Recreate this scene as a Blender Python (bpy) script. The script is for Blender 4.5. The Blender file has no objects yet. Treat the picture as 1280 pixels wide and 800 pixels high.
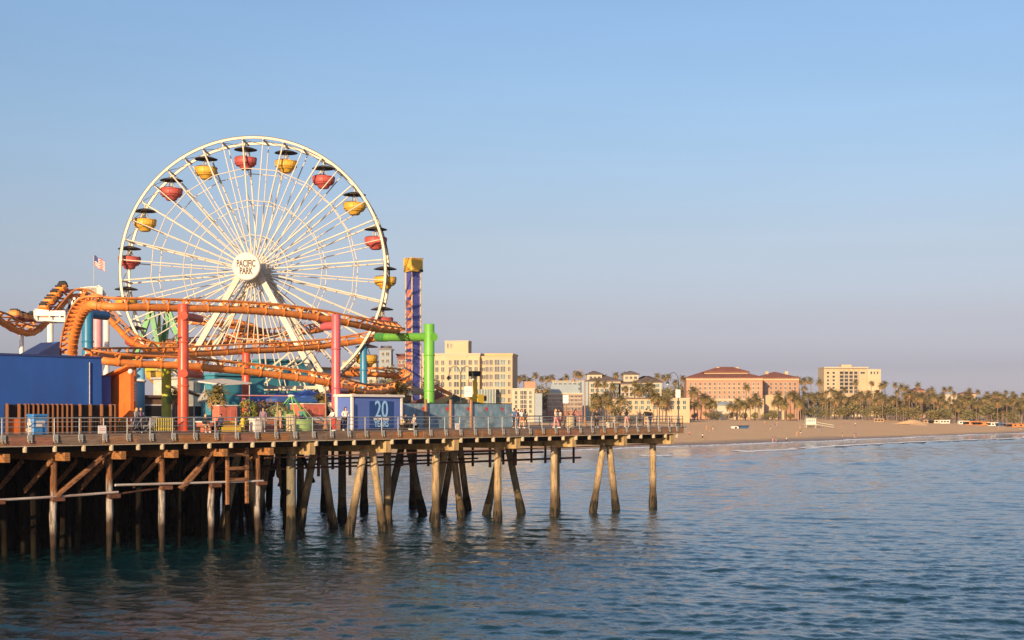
import bpy, math, random
import numpy as np
from math import sin, cos, pi, radians as R, sqrt, atan2, hypot
from mathutils import Vector as V, Matrix

S = bpy.context.scene
COL = S.collection
rnd = random.Random(11)

# ---------------------------------------------------------------- camera, sky, sun, exposure
CAMZ, FPX, HOR = 9.5, 1800.0, 516.0        # eye height above the sea (m), focal length and horizon row of the photograph (px)
cd = bpy.data.cameras.new('camera'); cam = bpy.data.objects.new('camera', cd); COL.objects.link(cam)
cd.sensor_width = 36; cd.lens = 36 * FPX / 1280; cd.shift_y = (HOR - 400) / 1280
cd.clip_start = 0.5; cd.clip_end = 30000
cam.location = (0, 0, CAMZ); cam.rotation_euler = (pi / 2, 0, 0)
S.camera = cam
SUN_EL, SUN_AZ = R(13.0), R(180 + 19)        # azimuth clockwise from +Y: low, behind the camera and to its left
w = bpy.data.worlds.new('World'); S.world = w; w.use_nodes = True
nt = w.node_tree; nt.nodes.clear()
sky = nt.nodes.new('ShaderNodeTexSky'); sky.sky_type = 'NISHITA'; sky.sun_disc = False
sky.sun_elevation = SUN_EL; sky.sun_rotation = SUN_AZ
sky.air_density = 1.0; sky.dust_density = 1.0; sky.ozone_density = 2.0
hs = nt.nodes.new('ShaderNodeHueSaturation'); hs.inputs['Saturation'].default_value = 1.0
bg = nt.nodes.new('ShaderNodeBackground'); bg.inputs['Strength'].default_value = 0.15
ow = nt.nodes.new('ShaderNodeOutputWorld')
# the evening air opposite the sun: the low belt is greyer and more violet than the clean-air model gives (same all round the horizon)
tcw = nt.nodes.new('ShaderNodeTexCoord'); sxw = nt.nodes.new('ShaderNodeSeparateXYZ'); nt.links.new(tcw.outputs['Generated'], sxw.inputs[0])
mrw = nt.nodes.new('ShaderNodeMapRange'); mrw.inputs[1].default_value = 0; mrw.inputs[2].default_value = .3; nt.links.new(sxw.outputs[2], mrw.inputs[0])
crw = nt.nodes.new('ShaderNodeValToRGB'); ew = crw.color_ramp.elements
SKYT = ((0, (0.67, 0.652, 1.087)), (0.0296, (0.67, 0.652, 1.087)), (0.1037, (0.467, 0.436, 0.718)), (0.2144, (0.532, 0.45, 0.595)), (0.3972, (0.652, 0.551, 0.605)), (0.6642, (0.692, 0.661, 0.704)), (0.8855, (0.713, 0.72, 0.781)))
while len(ew) < len(SKYT): ew.new(.5)
for e_, (p_, c_) in zip(ew, SKYT): e_.position = p_; e_.color = (*[x / 2 for x in c_], 1)
nt.links.new(mrw.outputs[0], crw.inputs[0])
muw = nt.nodes.new('ShaderNodeMix'); muw.data_type = 'RGBA'; muw.blend_type = 'MULTIPLY'; muw.inputs[0].default_value = 1; muw.clamp_result = False; nt.links.new(sky.outputs[0], muw.inputs[6]); nt.links.new(crw.outputs[0], muw.inputs[7])
nzw = nt.nodes.new('ShaderNodeTexNoise'); nzw.inputs['Scale'].default_value = 1.0; nzw.inputs['Detail'].default_value = 5; mpw = nt.nodes.new('ShaderNodeMapping'); mpw.inputs['Scale'].default_value = (4, 4, 26); nt.links.new(tcw.outputs['Generated'], mpw.inputs[0]); nt.links.new(mpw.outputs[0], nzw.inputs[0])
vrw = nt.nodes.new('ShaderNodeMapRange'); vrw.inputs[1].default_value = .25; vrw.inputs[2].default_value = .75; vrw.inputs[3].default_value = 1.94; vrw.inputs[4].default_value = 2.06; nt.links.new(nzw.outputs[0], vrw.inputs[0]); nt.links.new(vrw.outputs[0], hs.inputs['Value'])
nt.links.new(muw.outputs[2], hs.inputs['Color']); nt.links.new(hs.outputs[0], bg.inputs[0]); nt.links.new(bg.outputs[0], ow.inputs[0])
sl = bpy.data.lights.new('sun', 'SUN'); sl.energy = 5.0; sl.angle = R(0.5); sl.color = (1.0, 0.71, 0.42)
sun = bpy.data.objects.new('sun', sl); COL.objects.link(sun)
sdir = V((sin(SUN_AZ) * cos(SUN_EL), cos(SUN_AZ) * cos(SUN_EL), sin(SUN_EL)))
sun.rotation_euler = sdir.to_track_quat('Z', 'Y').to_euler(); sun.location = sdir * 300
S.view_settings.view_transform = 'Standard'; S.view_settings.look = 'None'; S.view_settings.gamma = 1
S.view_settings.use_curve_mapping = False; S.view_settings.exposure = 0.45
try:
    S.cycles.max_bounces = 6; S.cycles.transparent_max_bounces = 8; S.cycles.volume_bounces = 0
except Exception: pass

# ---------------------------------------------------------------- helpers
def at(u, v, Y): return V(((u - 640) * Y / FPX, Y, CAMZ - (v - HOR) * Y / FPX))   # photograph pixel + distance -> point
DECK = 8.1
TX = V((0.6506, 0.7594, 0)).normalized(); NX = V((-TX.y, TX.x, 0))               # along the pier edge, inward from it
E0 = V((-31.2, 87.8, 0)); PROT = atan2(TX.y, TX.x)
def PW(a, b, z=DECK): p = E0 + TX * a + NX * b; return V((p.x, p.y, z))          # pier coordinates -> world
def A(u, b):                                                                      # position along the edge seen at column u, b metres in
    k = (u - 640) / FPX; p = E0 + NX * b
    return -(p.x - k * p.y) / (TX.x - k * TX.y)
def D(u, b): return PW(A(u, b), b)
def zat(v, P): return CAMZ - (v - HOR) * P.y / FPX

MATS = {}
def mat(name, col, rough=0.6, var=0.18, scale=3.0, bump=0.15, metal=0.0, dark=None, dscale=0.6, damt=0.0, emit=0, spec=0.5, stretch=None, orand=.1):
    """painted / raw surface: base colour with fine variation, a coarser stain layer and fine relief"""
    if name in MATS: return MATS[name]
    m = bpy.data.materials.new(name); m.use_nodes = True; n = m.node_tree; L = n.links.new
    b = n.nodes['Principled BSDF']; b.inputs['Roughness'].default_value = rough; b.inputs['Metallic'].default_value = metal
    b.inputs['Specular IOR Level'].default_value = spec
    tc = n.nodes.new('ShaderNodeTexCoord'); src = tc.outputs['Object']
    if stretch:
        mp = n.nodes.new('ShaderNodeMapping'); mp.inputs['Scale'].default_value = stretch; L(src, mp.inputs[0]); src = mp.outputs[0]
    no = n.nodes.new('ShaderNodeTexNoise'); no.inputs['Scale'].default_value = scale; no.inputs['Detail'].default_value = 5; L(src, no.inputs[0])
    oi = n.nodes.new('ShaderNodeObjectInfo')
    mx = n.nodes.new('ShaderNodeMix'); mx.data_type = 'RGBA'
    c = V(col[:3]); lo = c * (1 - var); hi = c * (1 + var * .8)
    mx.inputs[6].default_value = (*lo, 1); mx.inputs[7].default_value = (min(hi.x, 1), min(hi.y, 1), min(hi.z, 1), 1)
    cr = n.nodes.new('ShaderNodeMapRange'); cr.inputs[1].default_value = .3; cr.inputs[2].default_value = .7
    L(no.outputs[0], cr.inputs[0]); L(cr.outputs[0], mx.inputs[0]); out = mx.outputs[2]
    if dark is not None and damt > 0:
        n2 = n.nodes.new('ShaderNodeTexNoise'); n2.inputs['Scale'].default_value = dscale; n2.inputs['Detail'].default_value = 8; n2.inputs['Roughness'].default_value = .65; L(src, n2.inputs[0])
        r2 = n.nodes.new('ShaderNodeMapRange'); r2.inputs[1].default_value = .48; r2.inputs[2].default_value = .66; r2.inputs[4].default_value = damt; L(n2.outputs[0], r2.inputs[0])
        m2 = n.nodes.new('ShaderNodeMix'); m2.data_type = 'RGBA'; L(r2.outputs[0], m2.inputs[0]); L(out, m2.inputs[6]); m2.inputs[7].default_value = (*dark[:3], 1); out = m2.outputs[2]
    if orand:
        hv = n.nodes.new('ShaderNodeHueSaturation'); q = n.nodes.new('ShaderNodeMapRange'); q.inputs[3].default_value = max(.3, 1 - orand); q.inputs[4].default_value = 1 + orand; L(oi.outputs['Random'], q.inputs[0]); L(q.outputs[0], hv.inputs['Value']); L(out, hv.inputs['Color']); out = hv.outputs[0]
    L(out, b.inputs['Base Color'])
    if bump:
        bp = n.nodes.new('ShaderNodeBump'); bp.inputs['Strength'].default_value = bump; bp.inputs['Distance'].default_value = .03; L(no.outputs[0], bp.inputs['Height']); L(bp.outputs[0], b.inputs['Normal'])
    if emit: b.inputs['Emission Color'].default_value = (*col[:3], 1); b.inputs['Emission Strength'].default_value = emit
    MATS[name] = m; return m

class MB:
    """collects shapes; build() links them as ONE mesh object"""
    def __init__(s): s.v = []; s.f = []; s.m = []; s.s = []; s.cur = 0
    def add(s, vs, fs, smooth=False):
        o = len(s.v); s.v += [V(p) for p in vs]
        for f in fs: s.f.append([i + o for i in f]); s.m.append(s.cur); s.s.append(smooth)
        return s
    def box(s, c, d, rz=0, M=None):
        hx, hy, hz = d[0] / 2, d[1] / 2, d[2] / 2
        vs = [V((x, y, z)) for z in (-hz, hz) for y in (-hy, hy) for x in (-hx, hx)]
        if rz: q = Matrix.Rotation(rz, 3, 'Z'); vs = [q @ p for p in vs]
        if M is not None: vs = [M @ p for p in vs]
        c = V(c); return s.add([p + c for p in vs], [(0, 2, 3, 1), (4, 5, 7, 6), (0, 1, 5, 4), (2, 6, 7, 3), (0, 4, 6, 2), (1, 3, 7, 5)])
    def bb(s, lo, hi): return s.box([(lo[i] + hi[i]) / 2 for i in range(3)], [hi[i] - lo[i] for i in range(3)])
    def cbox(s, c, d, ch=.03, rz=0):
        """box with chamfered vertical and top edges"""
        x, y, z = d[0] / 2, d[1] / 2, d[2] / 2; ch = min(ch, x * .8, y * .8, z * .8)
        def ring(i, zz): return [(-x + i + ch, -y + i, zz), (x - i - ch, -y + i, zz), (x - i, -y + i + ch, zz), (x - i, y - i - ch, zz), (x - i - ch, y - i, zz), (-x + i + ch, y - i, zz), (-x + i, y - i - ch, zz), (-x + i, -y + i + ch, zz)]
        vs = [V(p) for p in ring(0, -z) + ring(0, z - ch) + ring(ch * .7, z)]
        if rz: q = Matrix.Rotation(rz, 3, 'Z'); vs = [q @ p for p in vs]
        fs = [tuple(reversed(range(8))), tuple(range(16, 24))]
        for k in (0, 8): fs += [(k + i, k + (i + 1) % 8, k + 8 + (i + 1) % 8, k + 8 + i) for i in range(8)]
        c = V(c); return s.add([p + c for p in vs], fs)
    def bar(s, p, q, wd, h=None, up=V((0, 0, 1))):
        p, q = V(p), V(q); h = h or wd; t = (q - p).normalized(); x = t.cross(up)
        if x.length < 1e-4: x = t.cross(V((1, 0, 0)))
        x.normalize(); y = x.cross(t) * (h / 2); x = x * (wd / 2)
        return s.add([p - x - y, p + x - y, p + x + y, p - x + y, q - x - y, q + x - y, q + x + y, q - x + y], [(0, 1, 2, 3), (7, 6, 5, 4), (0, 4, 5, 1), (1, 5, 6, 2), (2, 6, 7, 3), (3, 7, 4, 0)])
    def tube(s, pts, r, n=8, closed=False, smooth=True, caps=True):
        pts = [V(p) for p in pts]; N = len(pts); rs = r if isinstance(r, (list, tuple)) else [r] * N
        vs = []; fr = None
        for i, p in enumerate(pts):
            a = pts[(i - 1) % N] if closed or i else p; b = pts[(i + 1) % N] if closed or i < N - 1 else p
            t = (b - a).normalized()
            if fr is None: fr = t.cross(V((0, 0, 1)));  fr = fr if fr.length > .05 else t.cross(V((1, 0, 0)))
            fr = (fr - t * fr.dot(t)).normalized(); y = t.cross(fr)
            vs += [p + (fr * cos(2 * pi * k / n) + y * sin(2 * pi * k / n)) * rs[i] for k in range(n)]
        fs = []
        for i in range(N if closed else N - 1):
            j = (i + 1) % N; fs += [(i * n + k, i * n + (k + 1) % n, j * n + (k + 1) % n, j * n + k) for k in range(n)]
        s.add(vs, fs, smooth)
        if caps and not closed:
            s.add(vs[:n], [tuple(reversed(range(n)))]); s.add(vs[-n:], [tuple(range(n))])
        return s
    def lathe(s, prof, n=16, o=(0, 0, 0), M=None, smooth=True, arc=2 * pi):
        o = V(o); full = arc > 6.28; vs = []; m = n if full else n + 1
        for r, z in prof:
            for k in range(m): p = V((r * cos(arc * k / n), r * sin(arc * k / n), z)); vs.append(o + (M @ p if M is not None else p))
        fs = []
        for i in range(len(prof) - 1):
            for k in range(n): j = (k + 1) % m; fs.append((i * m + k, i * m + j, (i + 1) * m + j, (i + 1) * m + k))
        return s.add(vs, fs, smooth)
    def prism(s, poly, z0, z1):
        n = len(poly); vs = [V((p[0], p[1], z0)) for p in poly] + [V((p[0], p[1], z1)) for p in poly]
        return s.add(vs, [tuple(reversed(range(n))), tuple(range(n, 2 * n))] + [(i, (i + 1) % n, n + (i + 1) % n, n + i) for i in range(n)])
    def ball(s, c, r, n=8, sz=(1, 1, 1)):
        k = n // 2; pr = [(max(1e-4, sin(pi * i / k)) * r, -cos(pi * i / k) * r) for i in range(k + 1)]
        return s.lathe(pr, n, c, Matrix.Diagonal(V(sz)).to_3x3())
    def mesh(s, name, mats):
        me = bpy.data.meshes.new(name); me.from_pydata([p[:] for p in s.v], [], s.f)
        for m in (mats if isinstance(mats, (list, tuple)) else [mats]): me.materials.append(m)
        me.polygons.foreach_set('material_index', s.m); me.polygons.foreach_set('use_smooth', s.s); me.update(); return me
    def build(s, name, mats, parent=None, world=False):
        if world and parent is not None:
            M = wmat(parent).inverted(); s.v = [M @ p for p in s.v]
        return put(s.mesh(name, mats), name, parent)
def lmat(o): return Matrix.LocRotScale(o.location, o.rotation_euler, o.scale)
def wmat(o): return lmat(o) if o.parent is None else wmat(o.parent) @ lmat(o)
def put(me, name, parent=None, loc=(0, 0, 0), rot=(0, 0, 0), sc=(1, 1, 1), label=None):
    o = bpy.data.objects.new(name, me); COL.objects.link(o); o.parent = parent; o.location = loc; o.rotation_euler = rot; o.scale = sc
    if label: o['label'] = label
    return o
def tag(o, label=None, cat=None, group=None, kind=None):
    for k, x in (('label', label), ('category', cat), ('group', group), ('kind', kind)):
        if x: o[k] = x
    return o
def thing(name, label, cat, loc=(0, 0, 0), rz=0, group=None):
    o = bpy.data.objects.new(name, None); COL.objects.link(o); o.location = loc; o.rotation_euler = (0, 0, rz); o.empty_display_size = .3
    return tag(o, label, cat, group)
KIDS = {}
def copy_tree(o, kids, parent=None):
    c = o.copy(); COL.objects.link(c)
    if parent is not None: c.parent = parent
    for ch in kids.get(o, []): copy_tree(ch, kids, c)
    return c
def kids_of(root):
    d = {}
    for o in COL.objects:
        if o.parent: d.setdefault(o.parent, []).append(o)
    return d
def smoothpath(pts, step=.6):
    """Catmull-Rom through tuples (any length), resampled at about step metres of the first three values"""
    pts = [tuple(p) for p in pts]; P = [tuple(2 * a - b for a, b in zip(pts[0], pts[1]))] + pts + [tuple(2 * a - b for a, b in zip(pts[-1], pts[-2]))]
    fine = []
    for i in range(1, len(P) - 2):
        for k in range(24):
            t = k / 24; t2, t3 = t * t, t * t * t
            fine.append(tuple(.5 * (2 * b + (c - a) * t + (2 * a - 5 * b + 4 * c - d) * t2 + (3 * b - a - 3 * c + d) * t3) for a, b, c, d in zip(P[i - 1], P[i], P[i + 1], P[i + 2])))
    fine.append(pts[-1]); out = [fine[0]]; acc = 0
    for p, q in zip(fine, fine[1:]):
        acc += sqrt(sum((x - y) ** 2 for x, y in zip(p[:3], q[:3])))
        if acc >= step: out.append(q); acc = 0
    out.append(fine[-1]); return out
def text_mesh(txt, mat_, size, sx=1.0, depth=.02, bold=0):
    cu = bpy.data.curves.new('lettering', 'FONT'); cu.body = txt; cu.size = size; cu.extrude = depth; cu.align_x = 'CENTER'; cu.align_y = 'CENTER'; cu.offset = bold; cu.resolution_u = 4
    o = bpy.data.objects.new('lettering', cu); COL.objects.link(o); bpy.context.view_layer.update()
    me = bpy.data.meshes.new_from_object(o.evaluated_get(bpy.context.evaluated_depsgraph_get())); bpy.data.objects.remove(o); bpy.data.curves.remove(cu)
    for v in me.vertices: v.co.x *= sx
    me.materials.clear(); me.materials.append(mat_); return me
# ---------------------------------------------------------------- the setting: sea, sand, hills
SH0 = V((50, 417, 0)); SL = V((0.586, 0.81, 0)).normalized(); SN = V((-SL.y, SL.x, 0))   # waterline, inland direction
def shore(x, y): return (x - SH0.x) * SN.x + (y - SH0.y) * SN.y + 5 * sin(((x - SH0.x) * SL.x + (y - SH0.y) * SL.y) * .021) * .5
def along(x, y): return (x - SH0.x) * SL.x + (y - SH0.y) * SL.y
def lerp(t, xs, ys):
    if t <= xs[0]: return ys[0]
    for i in range(1, len(xs)):
        if t <= xs[i]: k = (t - xs[i - 1]) / (xs[i] - xs[i - 1]); k = k * k * (3 - 2 * k); return ys[i - 1] + (ys[i] - ys[i - 1]) * k
    return ys[-1]
def ground_z(x, y):
    d = shore(x, y); z = lerp(d, (-120, -25, 0, 26, 70, 120, 230, 330), (-6, -1.2, 0, 1.6, 3.8, 5.6, 6.8, 7.2))
    z += .12 * sin(x * .11 + y * .05) * sin(y * .09 - x * .03) * max(0, min(1, d / 30))
    al = along(x, y)
    if d > 300:                                        # bluff behind the hotels, highest towards the left
        z += lerp(d, (330, 460, 900, 3000), (0, 9, 15, 22)) * lerp(al, (-200, 150, 420, 900), (1, 1, .55, .25))
    return z
def axis(lo, hi, c0, c1, fine, grow=1.22):
    a = [c0]; 
    while a[-1] < c1: a.append(a[-1] + fine)
    st = fine; 
    while a[-1] < hi: st *= grow; a.append(a[-1] + st)
    st = fine; b = []; x = c0
    while x > lo: st *= grow; x -= st; b.append(x)
    return b[::-1] + a
xs = axis(-9000, 12000, -140, 460, 6); ys = axis(-3000, 16000, 330, 1150, 7)
g = MB(); g.add([(x, y, ground_z(x, y)) for y in ys for x in xs], [(j * len(xs) + i, j * len(xs) + i + 1, (j + 1) * len(xs) + i + 1, (j + 1) * len(xs) + i) for j in range(len(ys) - 1) for i in range(len(xs) - 1)], True)
m = bpy.data.materials.new('sand'); m.use_nodes = True; n = m.node_tree; L = n.links.new; b = n.nodes['Principled BSDF']
tc = n.nodes.new('ShaderNodeTexCoord'); sp = n.nodes.new('ShaderNodeVectorMath'); sp.operation = 'DOT_PRODUCT'; sp.inputs[1].default_value = SN
sb = n.nodes.new('ShaderNodeVectorMath'); sb.operation = 'SUBTRACT'; sb.inputs[1].default_value = SH0; L(tc.outputs['Object'], sb.inputs[0]); L(sb.outputs[0], sp.inputs[0])
n1 = n.nodes.new('ShaderNodeTexNoise'); n1.inputs['Scale'].default_value = .05; n1.inputs['Detail'].default_value = 7; L(tc.outputs['Object'], n1.inputs[0])
n2 = n.nodes.new('ShaderNodeTexNoise'); n2.inputs['Scale'].default_value = .7; n2.inputs['Detail'].default_value = 6; L(tc.outputs['Object'], n2.inputs[0])
ad = n.nodes.new('ShaderNodeMath'); ad.operation = 'MULTIPLY_ADD'; ad.inputs[1].default_value = 14; L(n1.outputs[0], ad.inputs[0]); L(sp.outputs['Value'], ad.inputs[2])
wr = n.nodes.new('ShaderNodeMapRange'); wr.inputs[1].default_value = 10; wr.inputs[2].default_value = 20; L(ad.outputs[0], wr.inputs[0])
dry = n.nodes.new('ShaderNodeMix'); dry.data_type = 'RGBA'; dry.inputs[6].default_value = (.66, .41, .21, 1); dry.inputs[7].default_value = (.84, .53, .25, 1)
mm = n.nodes.new('ShaderNodeMath'); mm.operation = 'MULTIPLY_ADD'; mm.inputs[1].default_value = .55; L(n2.outputs[0], mm.inputs[0]); hh = n.nodes.new('ShaderNodeMath'); hh.operation = 'MULTIPLY'; hh.inputs[1].default_value = .5; L(n1.outputs[0], hh.inputs[0]); L(hh.outputs[0], mm.inputs[2]); L(mm.outputs[0], dry.inputs[0])
wm = n.nodes.new('ShaderNodeMix'); wm.data_type = 'RGBA'; wm.inputs[6].default_value = (.30, .21, .14, 1); L(wr.outputs[0], wm.inputs[0]); L(dry.outputs[2], wm.inputs[7])
gr = n.nodes.new('ShaderNodeMapRange'); gr.inputs[1].default_value = 300; gr.inputs[2].default_value = 350; L(ad.outputs[0], gr.inputs[0])
gm = n.nodes.new('ShaderNodeMix'); gm.data_type = 'RGBA'; gm.inputs[7].default_value = (.075, .075, .04, 1); L(gr.outputs[0], gm.inputs[0]); L(wm.outputs[2], gm.inputs[6]); L(gm.outputs[2], b.inputs['Base Color'])
rr = n.nodes.new('ShaderNodeMapRange'); rr.inputs[3].default_value = .55; rr.inputs[4].default_value = .95; L(wr.outputs[0], rr.inputs[0]); L(rr.outputs[0], b.inputs['Roughness'])
bp = n.nodes.new('ShaderNodeBump'); bp.inputs['Strength'].default_value = 1; bp.inputs['Distance'].default_value = .6; L(n2.outputs[0], bp.inputs['Height']); L(bp.outputs[0], b.inputs['Normal'])
tag(g.build('beach_ground', m), kind='structure')

# the sea: a sheet of real swell and chop, finest where the camera stands nearest, running on to the horizon
wr_ = random.Random(5); WV = []
for i in range(56):
    lam = 0.7 * 1.1 ** (i % 24) * wr_.uniform(.9, 1.1); th = R(70) + wr_.gauss(0, .5); k = 2 * pi / lam
    WV.append((k * cos(th), k * sin(th), wr_.uniform(0, 6.28), lam, .0048 * lam ** .5))
SWELL = [(-1, 38., .07), (-.93, 27., .03)]
def sea_z(x, y, cell):
    z = 0
    for kx, ky, ph, lam, a in WV:
        if lam > cell * 2.2: q = sin(kx * x + ky * y + ph); z += a * (q + .25 * q * q)
    d = shore(x, y)
    fade = max(.12, min(1, -d / 60)) if d < 0 else .1
    z *= fade
    for sg, lam, a in SWELL: z += a * sin(2 * pi * d / lam + .8 * sin(along(x, y) * .012)) * min(1, max(0, -d / 30))
    # the wave breaking in front of the sand
    u = -d - 50 + 4 * sin(along(x, y) * .03); z += .62 * math.exp(-(u / (3.2 if u < 0 else 6)) ** 2) * lerp(along(x, y), (-120, -60, 0, 100), (.0, .4, 1, 1))
    return z
rows = []; y = 42.0
while y < 760: rows.append(y); y *= 1.0031
NC = 520; ku0, ku1 = -.46, .46
Yg = np.repeat(np.array(rows), NC + 1); Kg = np.tile(np.linspace(ku0, ku1, NC + 1), len(rows)); Xg = Kg * Yg; Cg = Yg * .0031
AL = (Xg - SH0.x) * SL.x + (Yg - SH0.y) * SL.y; DS = (Xg - SH0.x) * SN.x + (Yg - SH0.y) * SN.y + 2.5 * np.sin(AL * .021)
Zg = np.zeros_like(Xg); gust = .75 + .35 * np.sin(Xg * .021 + Yg * .013) * np.sin(Yg * .017 - Xg * .008 + 1)
for kx, ky, ph, lam, a in WV:
    q = np.sin(kx * Xg + ky * Yg + ph); Zg += np.where(lam > Cg * 2.2, a * (q + .35 * q * q), 0)
Zg *= gust * np.where(DS < 0, np.clip(-DS / 60, .12, 1), .1)
for sg, lam, a in SWELL: Zg += a * np.sin(2 * pi * DS / lam + .8 * np.sin(AL * .012)) * np.clip(-DS / 30, 0, 1)
Ub = -DS - 50 + 4 * np.sin(AL * .03); Zg += .62 * np.exp(-(Ub / np.where(Ub < 0, 3.2, 6)) ** 2) * np.interp(AL, (-120, -60, 0, 100), (.0, .4, 1, 1))
vs = np.stack([Xg, Yg, Zg], 1).tolist()
W1 = NC + 1; fs = [(j * W1 + i, j * W1 + i + 1, (j + 1) * W1 + i + 1, (j + 1) * W1 + i) for j in range(len(rows) - 1) for i in range(NC)]
nr = len(rows); o = len(vs); y0, y1 = rows[0], rows[-1]                           # flat water all round the wavy part
vs += [(-9000, -3000, -.12), (12000, -3000, -.12), (12000, y1, -.12), (-9000, y1, -.12), (-9000, 16000, -.12), (12000, 16000, -.12), (-9000, y0, -.12), (12000, y0, -.12)]
fs += [[o, o + 1, o + 7] + [i for i in range(NC, -1, -1)] + [o + 6], [o + 3, (nr - 1) * W1] + [(nr - 1) * W1 + i for i in range(1, W1)] + [o + 2, o + 5, o + 4]]
fs += [[o + 6] + [j * W1 for j in range(nr)] + [o + 3], [o + 7, o + 2] + [j * W1 + NC for j in range(nr - 1, -1, -1)]]
sea = MB(); sea.add(vs, fs, True)
m = bpy.data.materials.new('sea_water'); m.use_nodes = True; n = m.node_tree; L = n.links.new; b = n.nodes['Principled BSDF']
b.inputs['Base Color'].default_value = (.004, .034, .042, 1); b.inputs['Roughness'].default_value = .045; b.inputs['IOR'].default_value = 1.33
tc = n.nodes.new('ShaderNodeTexCoord'); mp = n.nodes.new('ShaderNodeMapping'); mp.inputs['Rotation'].default_value = (0, 0, R(-62)); mp.inputs['Scale'].default_value = (1.0, .55, 1); L(tc.outputs['Object'], mp.inputs[0])
h = None
for sc, wt in ((.8, 1.0), (2.6, .5), (7.5, .2)):
    q = n.nodes.new('ShaderNodeTexNoise'); q.inputs['Scale'].default_value = sc; q.inputs['Detail'].default_value = 4; q.inputs['Distortion'].default_value = .6; L(mp.outputs[0], q.inputs[0])
    k = n.nodes.new('ShaderNodeMath'); k.operation = 'MULTIPLY'; k.inputs[1].default_value = wt; L(q.outputs[0], k.inputs[0])
    if h is None: h = k
    else: s_ = n.nodes.new('ShaderNodeMath'); L(h.outputs[0], s_.inputs[0]); L(k.outputs[0], s_.inputs[1]); h = s_
bp = n.nodes.new('ShaderNodeBump'); bp.inputs['Strength'].default_value = 1.0; bp.inputs['Distance'].default_value = .095; L(h.outputs[0], bp.inputs['Height']); L(bp.outputs[0], b.inputs['Normal'])
tag(sea.build('sea', m), kind='structure')
# foam: ragged flakes lying on the breaking crest and on the swash line
foam = mat('sea_foam', (.8, .8, .8), .9, .06, 2, .3)
fb = MB(); fr_ = random.Random(3)
def flake(al, off, r, lift):
    p = SH0 + SL * al; d = -off; x, y = p.x + SN.x * d, p.y + SN.y * d
    # undo the waterline's wobble so that the flake follows it
    d2 = shore(x, y); x -= SN.x * (d2 - d); y -= SN.y * (d2 - d); z = sea_z(x, y, 2.5) + lift
    ang = atan2(SL.y, SL.x); k = fr_.randint(6, 8); ring = []
    for i in range(k):
        t = 2 * pi * i / k; q = r * fr_.uniform(.55, 1.15); ex, ey = q * cos(t) * 1.7, q * sin(t) * .7
        ring.append((x + ex * cos(ang) - ey * sin(ang), y + ex * sin(ang) + ey * cos(ang), max(z - .05, ground_z(x, y) + .02)))
    fb.add([(x, y, max(z, ground_z(x, y) + .03) + .08 * r)] + ring, [(0, 1 + i, 1 + (i + 1) % k) for i in range(k)], True)
for i in range(5000):
    al = fr_.uniform(-95, 330); gate = .8 * sin(al * .041) + .6 * sin(al * .13 + 1) + lerp(al, (-90, -50, 10, 100), (-1.5, .0, .9, 1.5))
    if gate < fr_.uniform(-.6, .6): continue
    u = 4 * sin(al * .03); flake(al, 50 - u + fr_.gauss(-2.0, 1.6) - abs(fr_.gauss(0, 2.5)), fr_.uniform(.8, 2.3), .18)
for i in range(2200):
    al = fr_.uniform(-90, 460); flake(al, fr_.gauss(3.5, 1.1) + 1.5 * sin(al * .09), fr_.uniform(.4, 1.2), .08)
for i in range(500):
    al = fr_.uniform(40, 720); flake(al, fr_.gauss(16, 3) + 3 * sin(al * .05), fr_.uniform(.2, .6), .03)
tag(fb.build('surf_foam', foam), kind='stuff')
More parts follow.
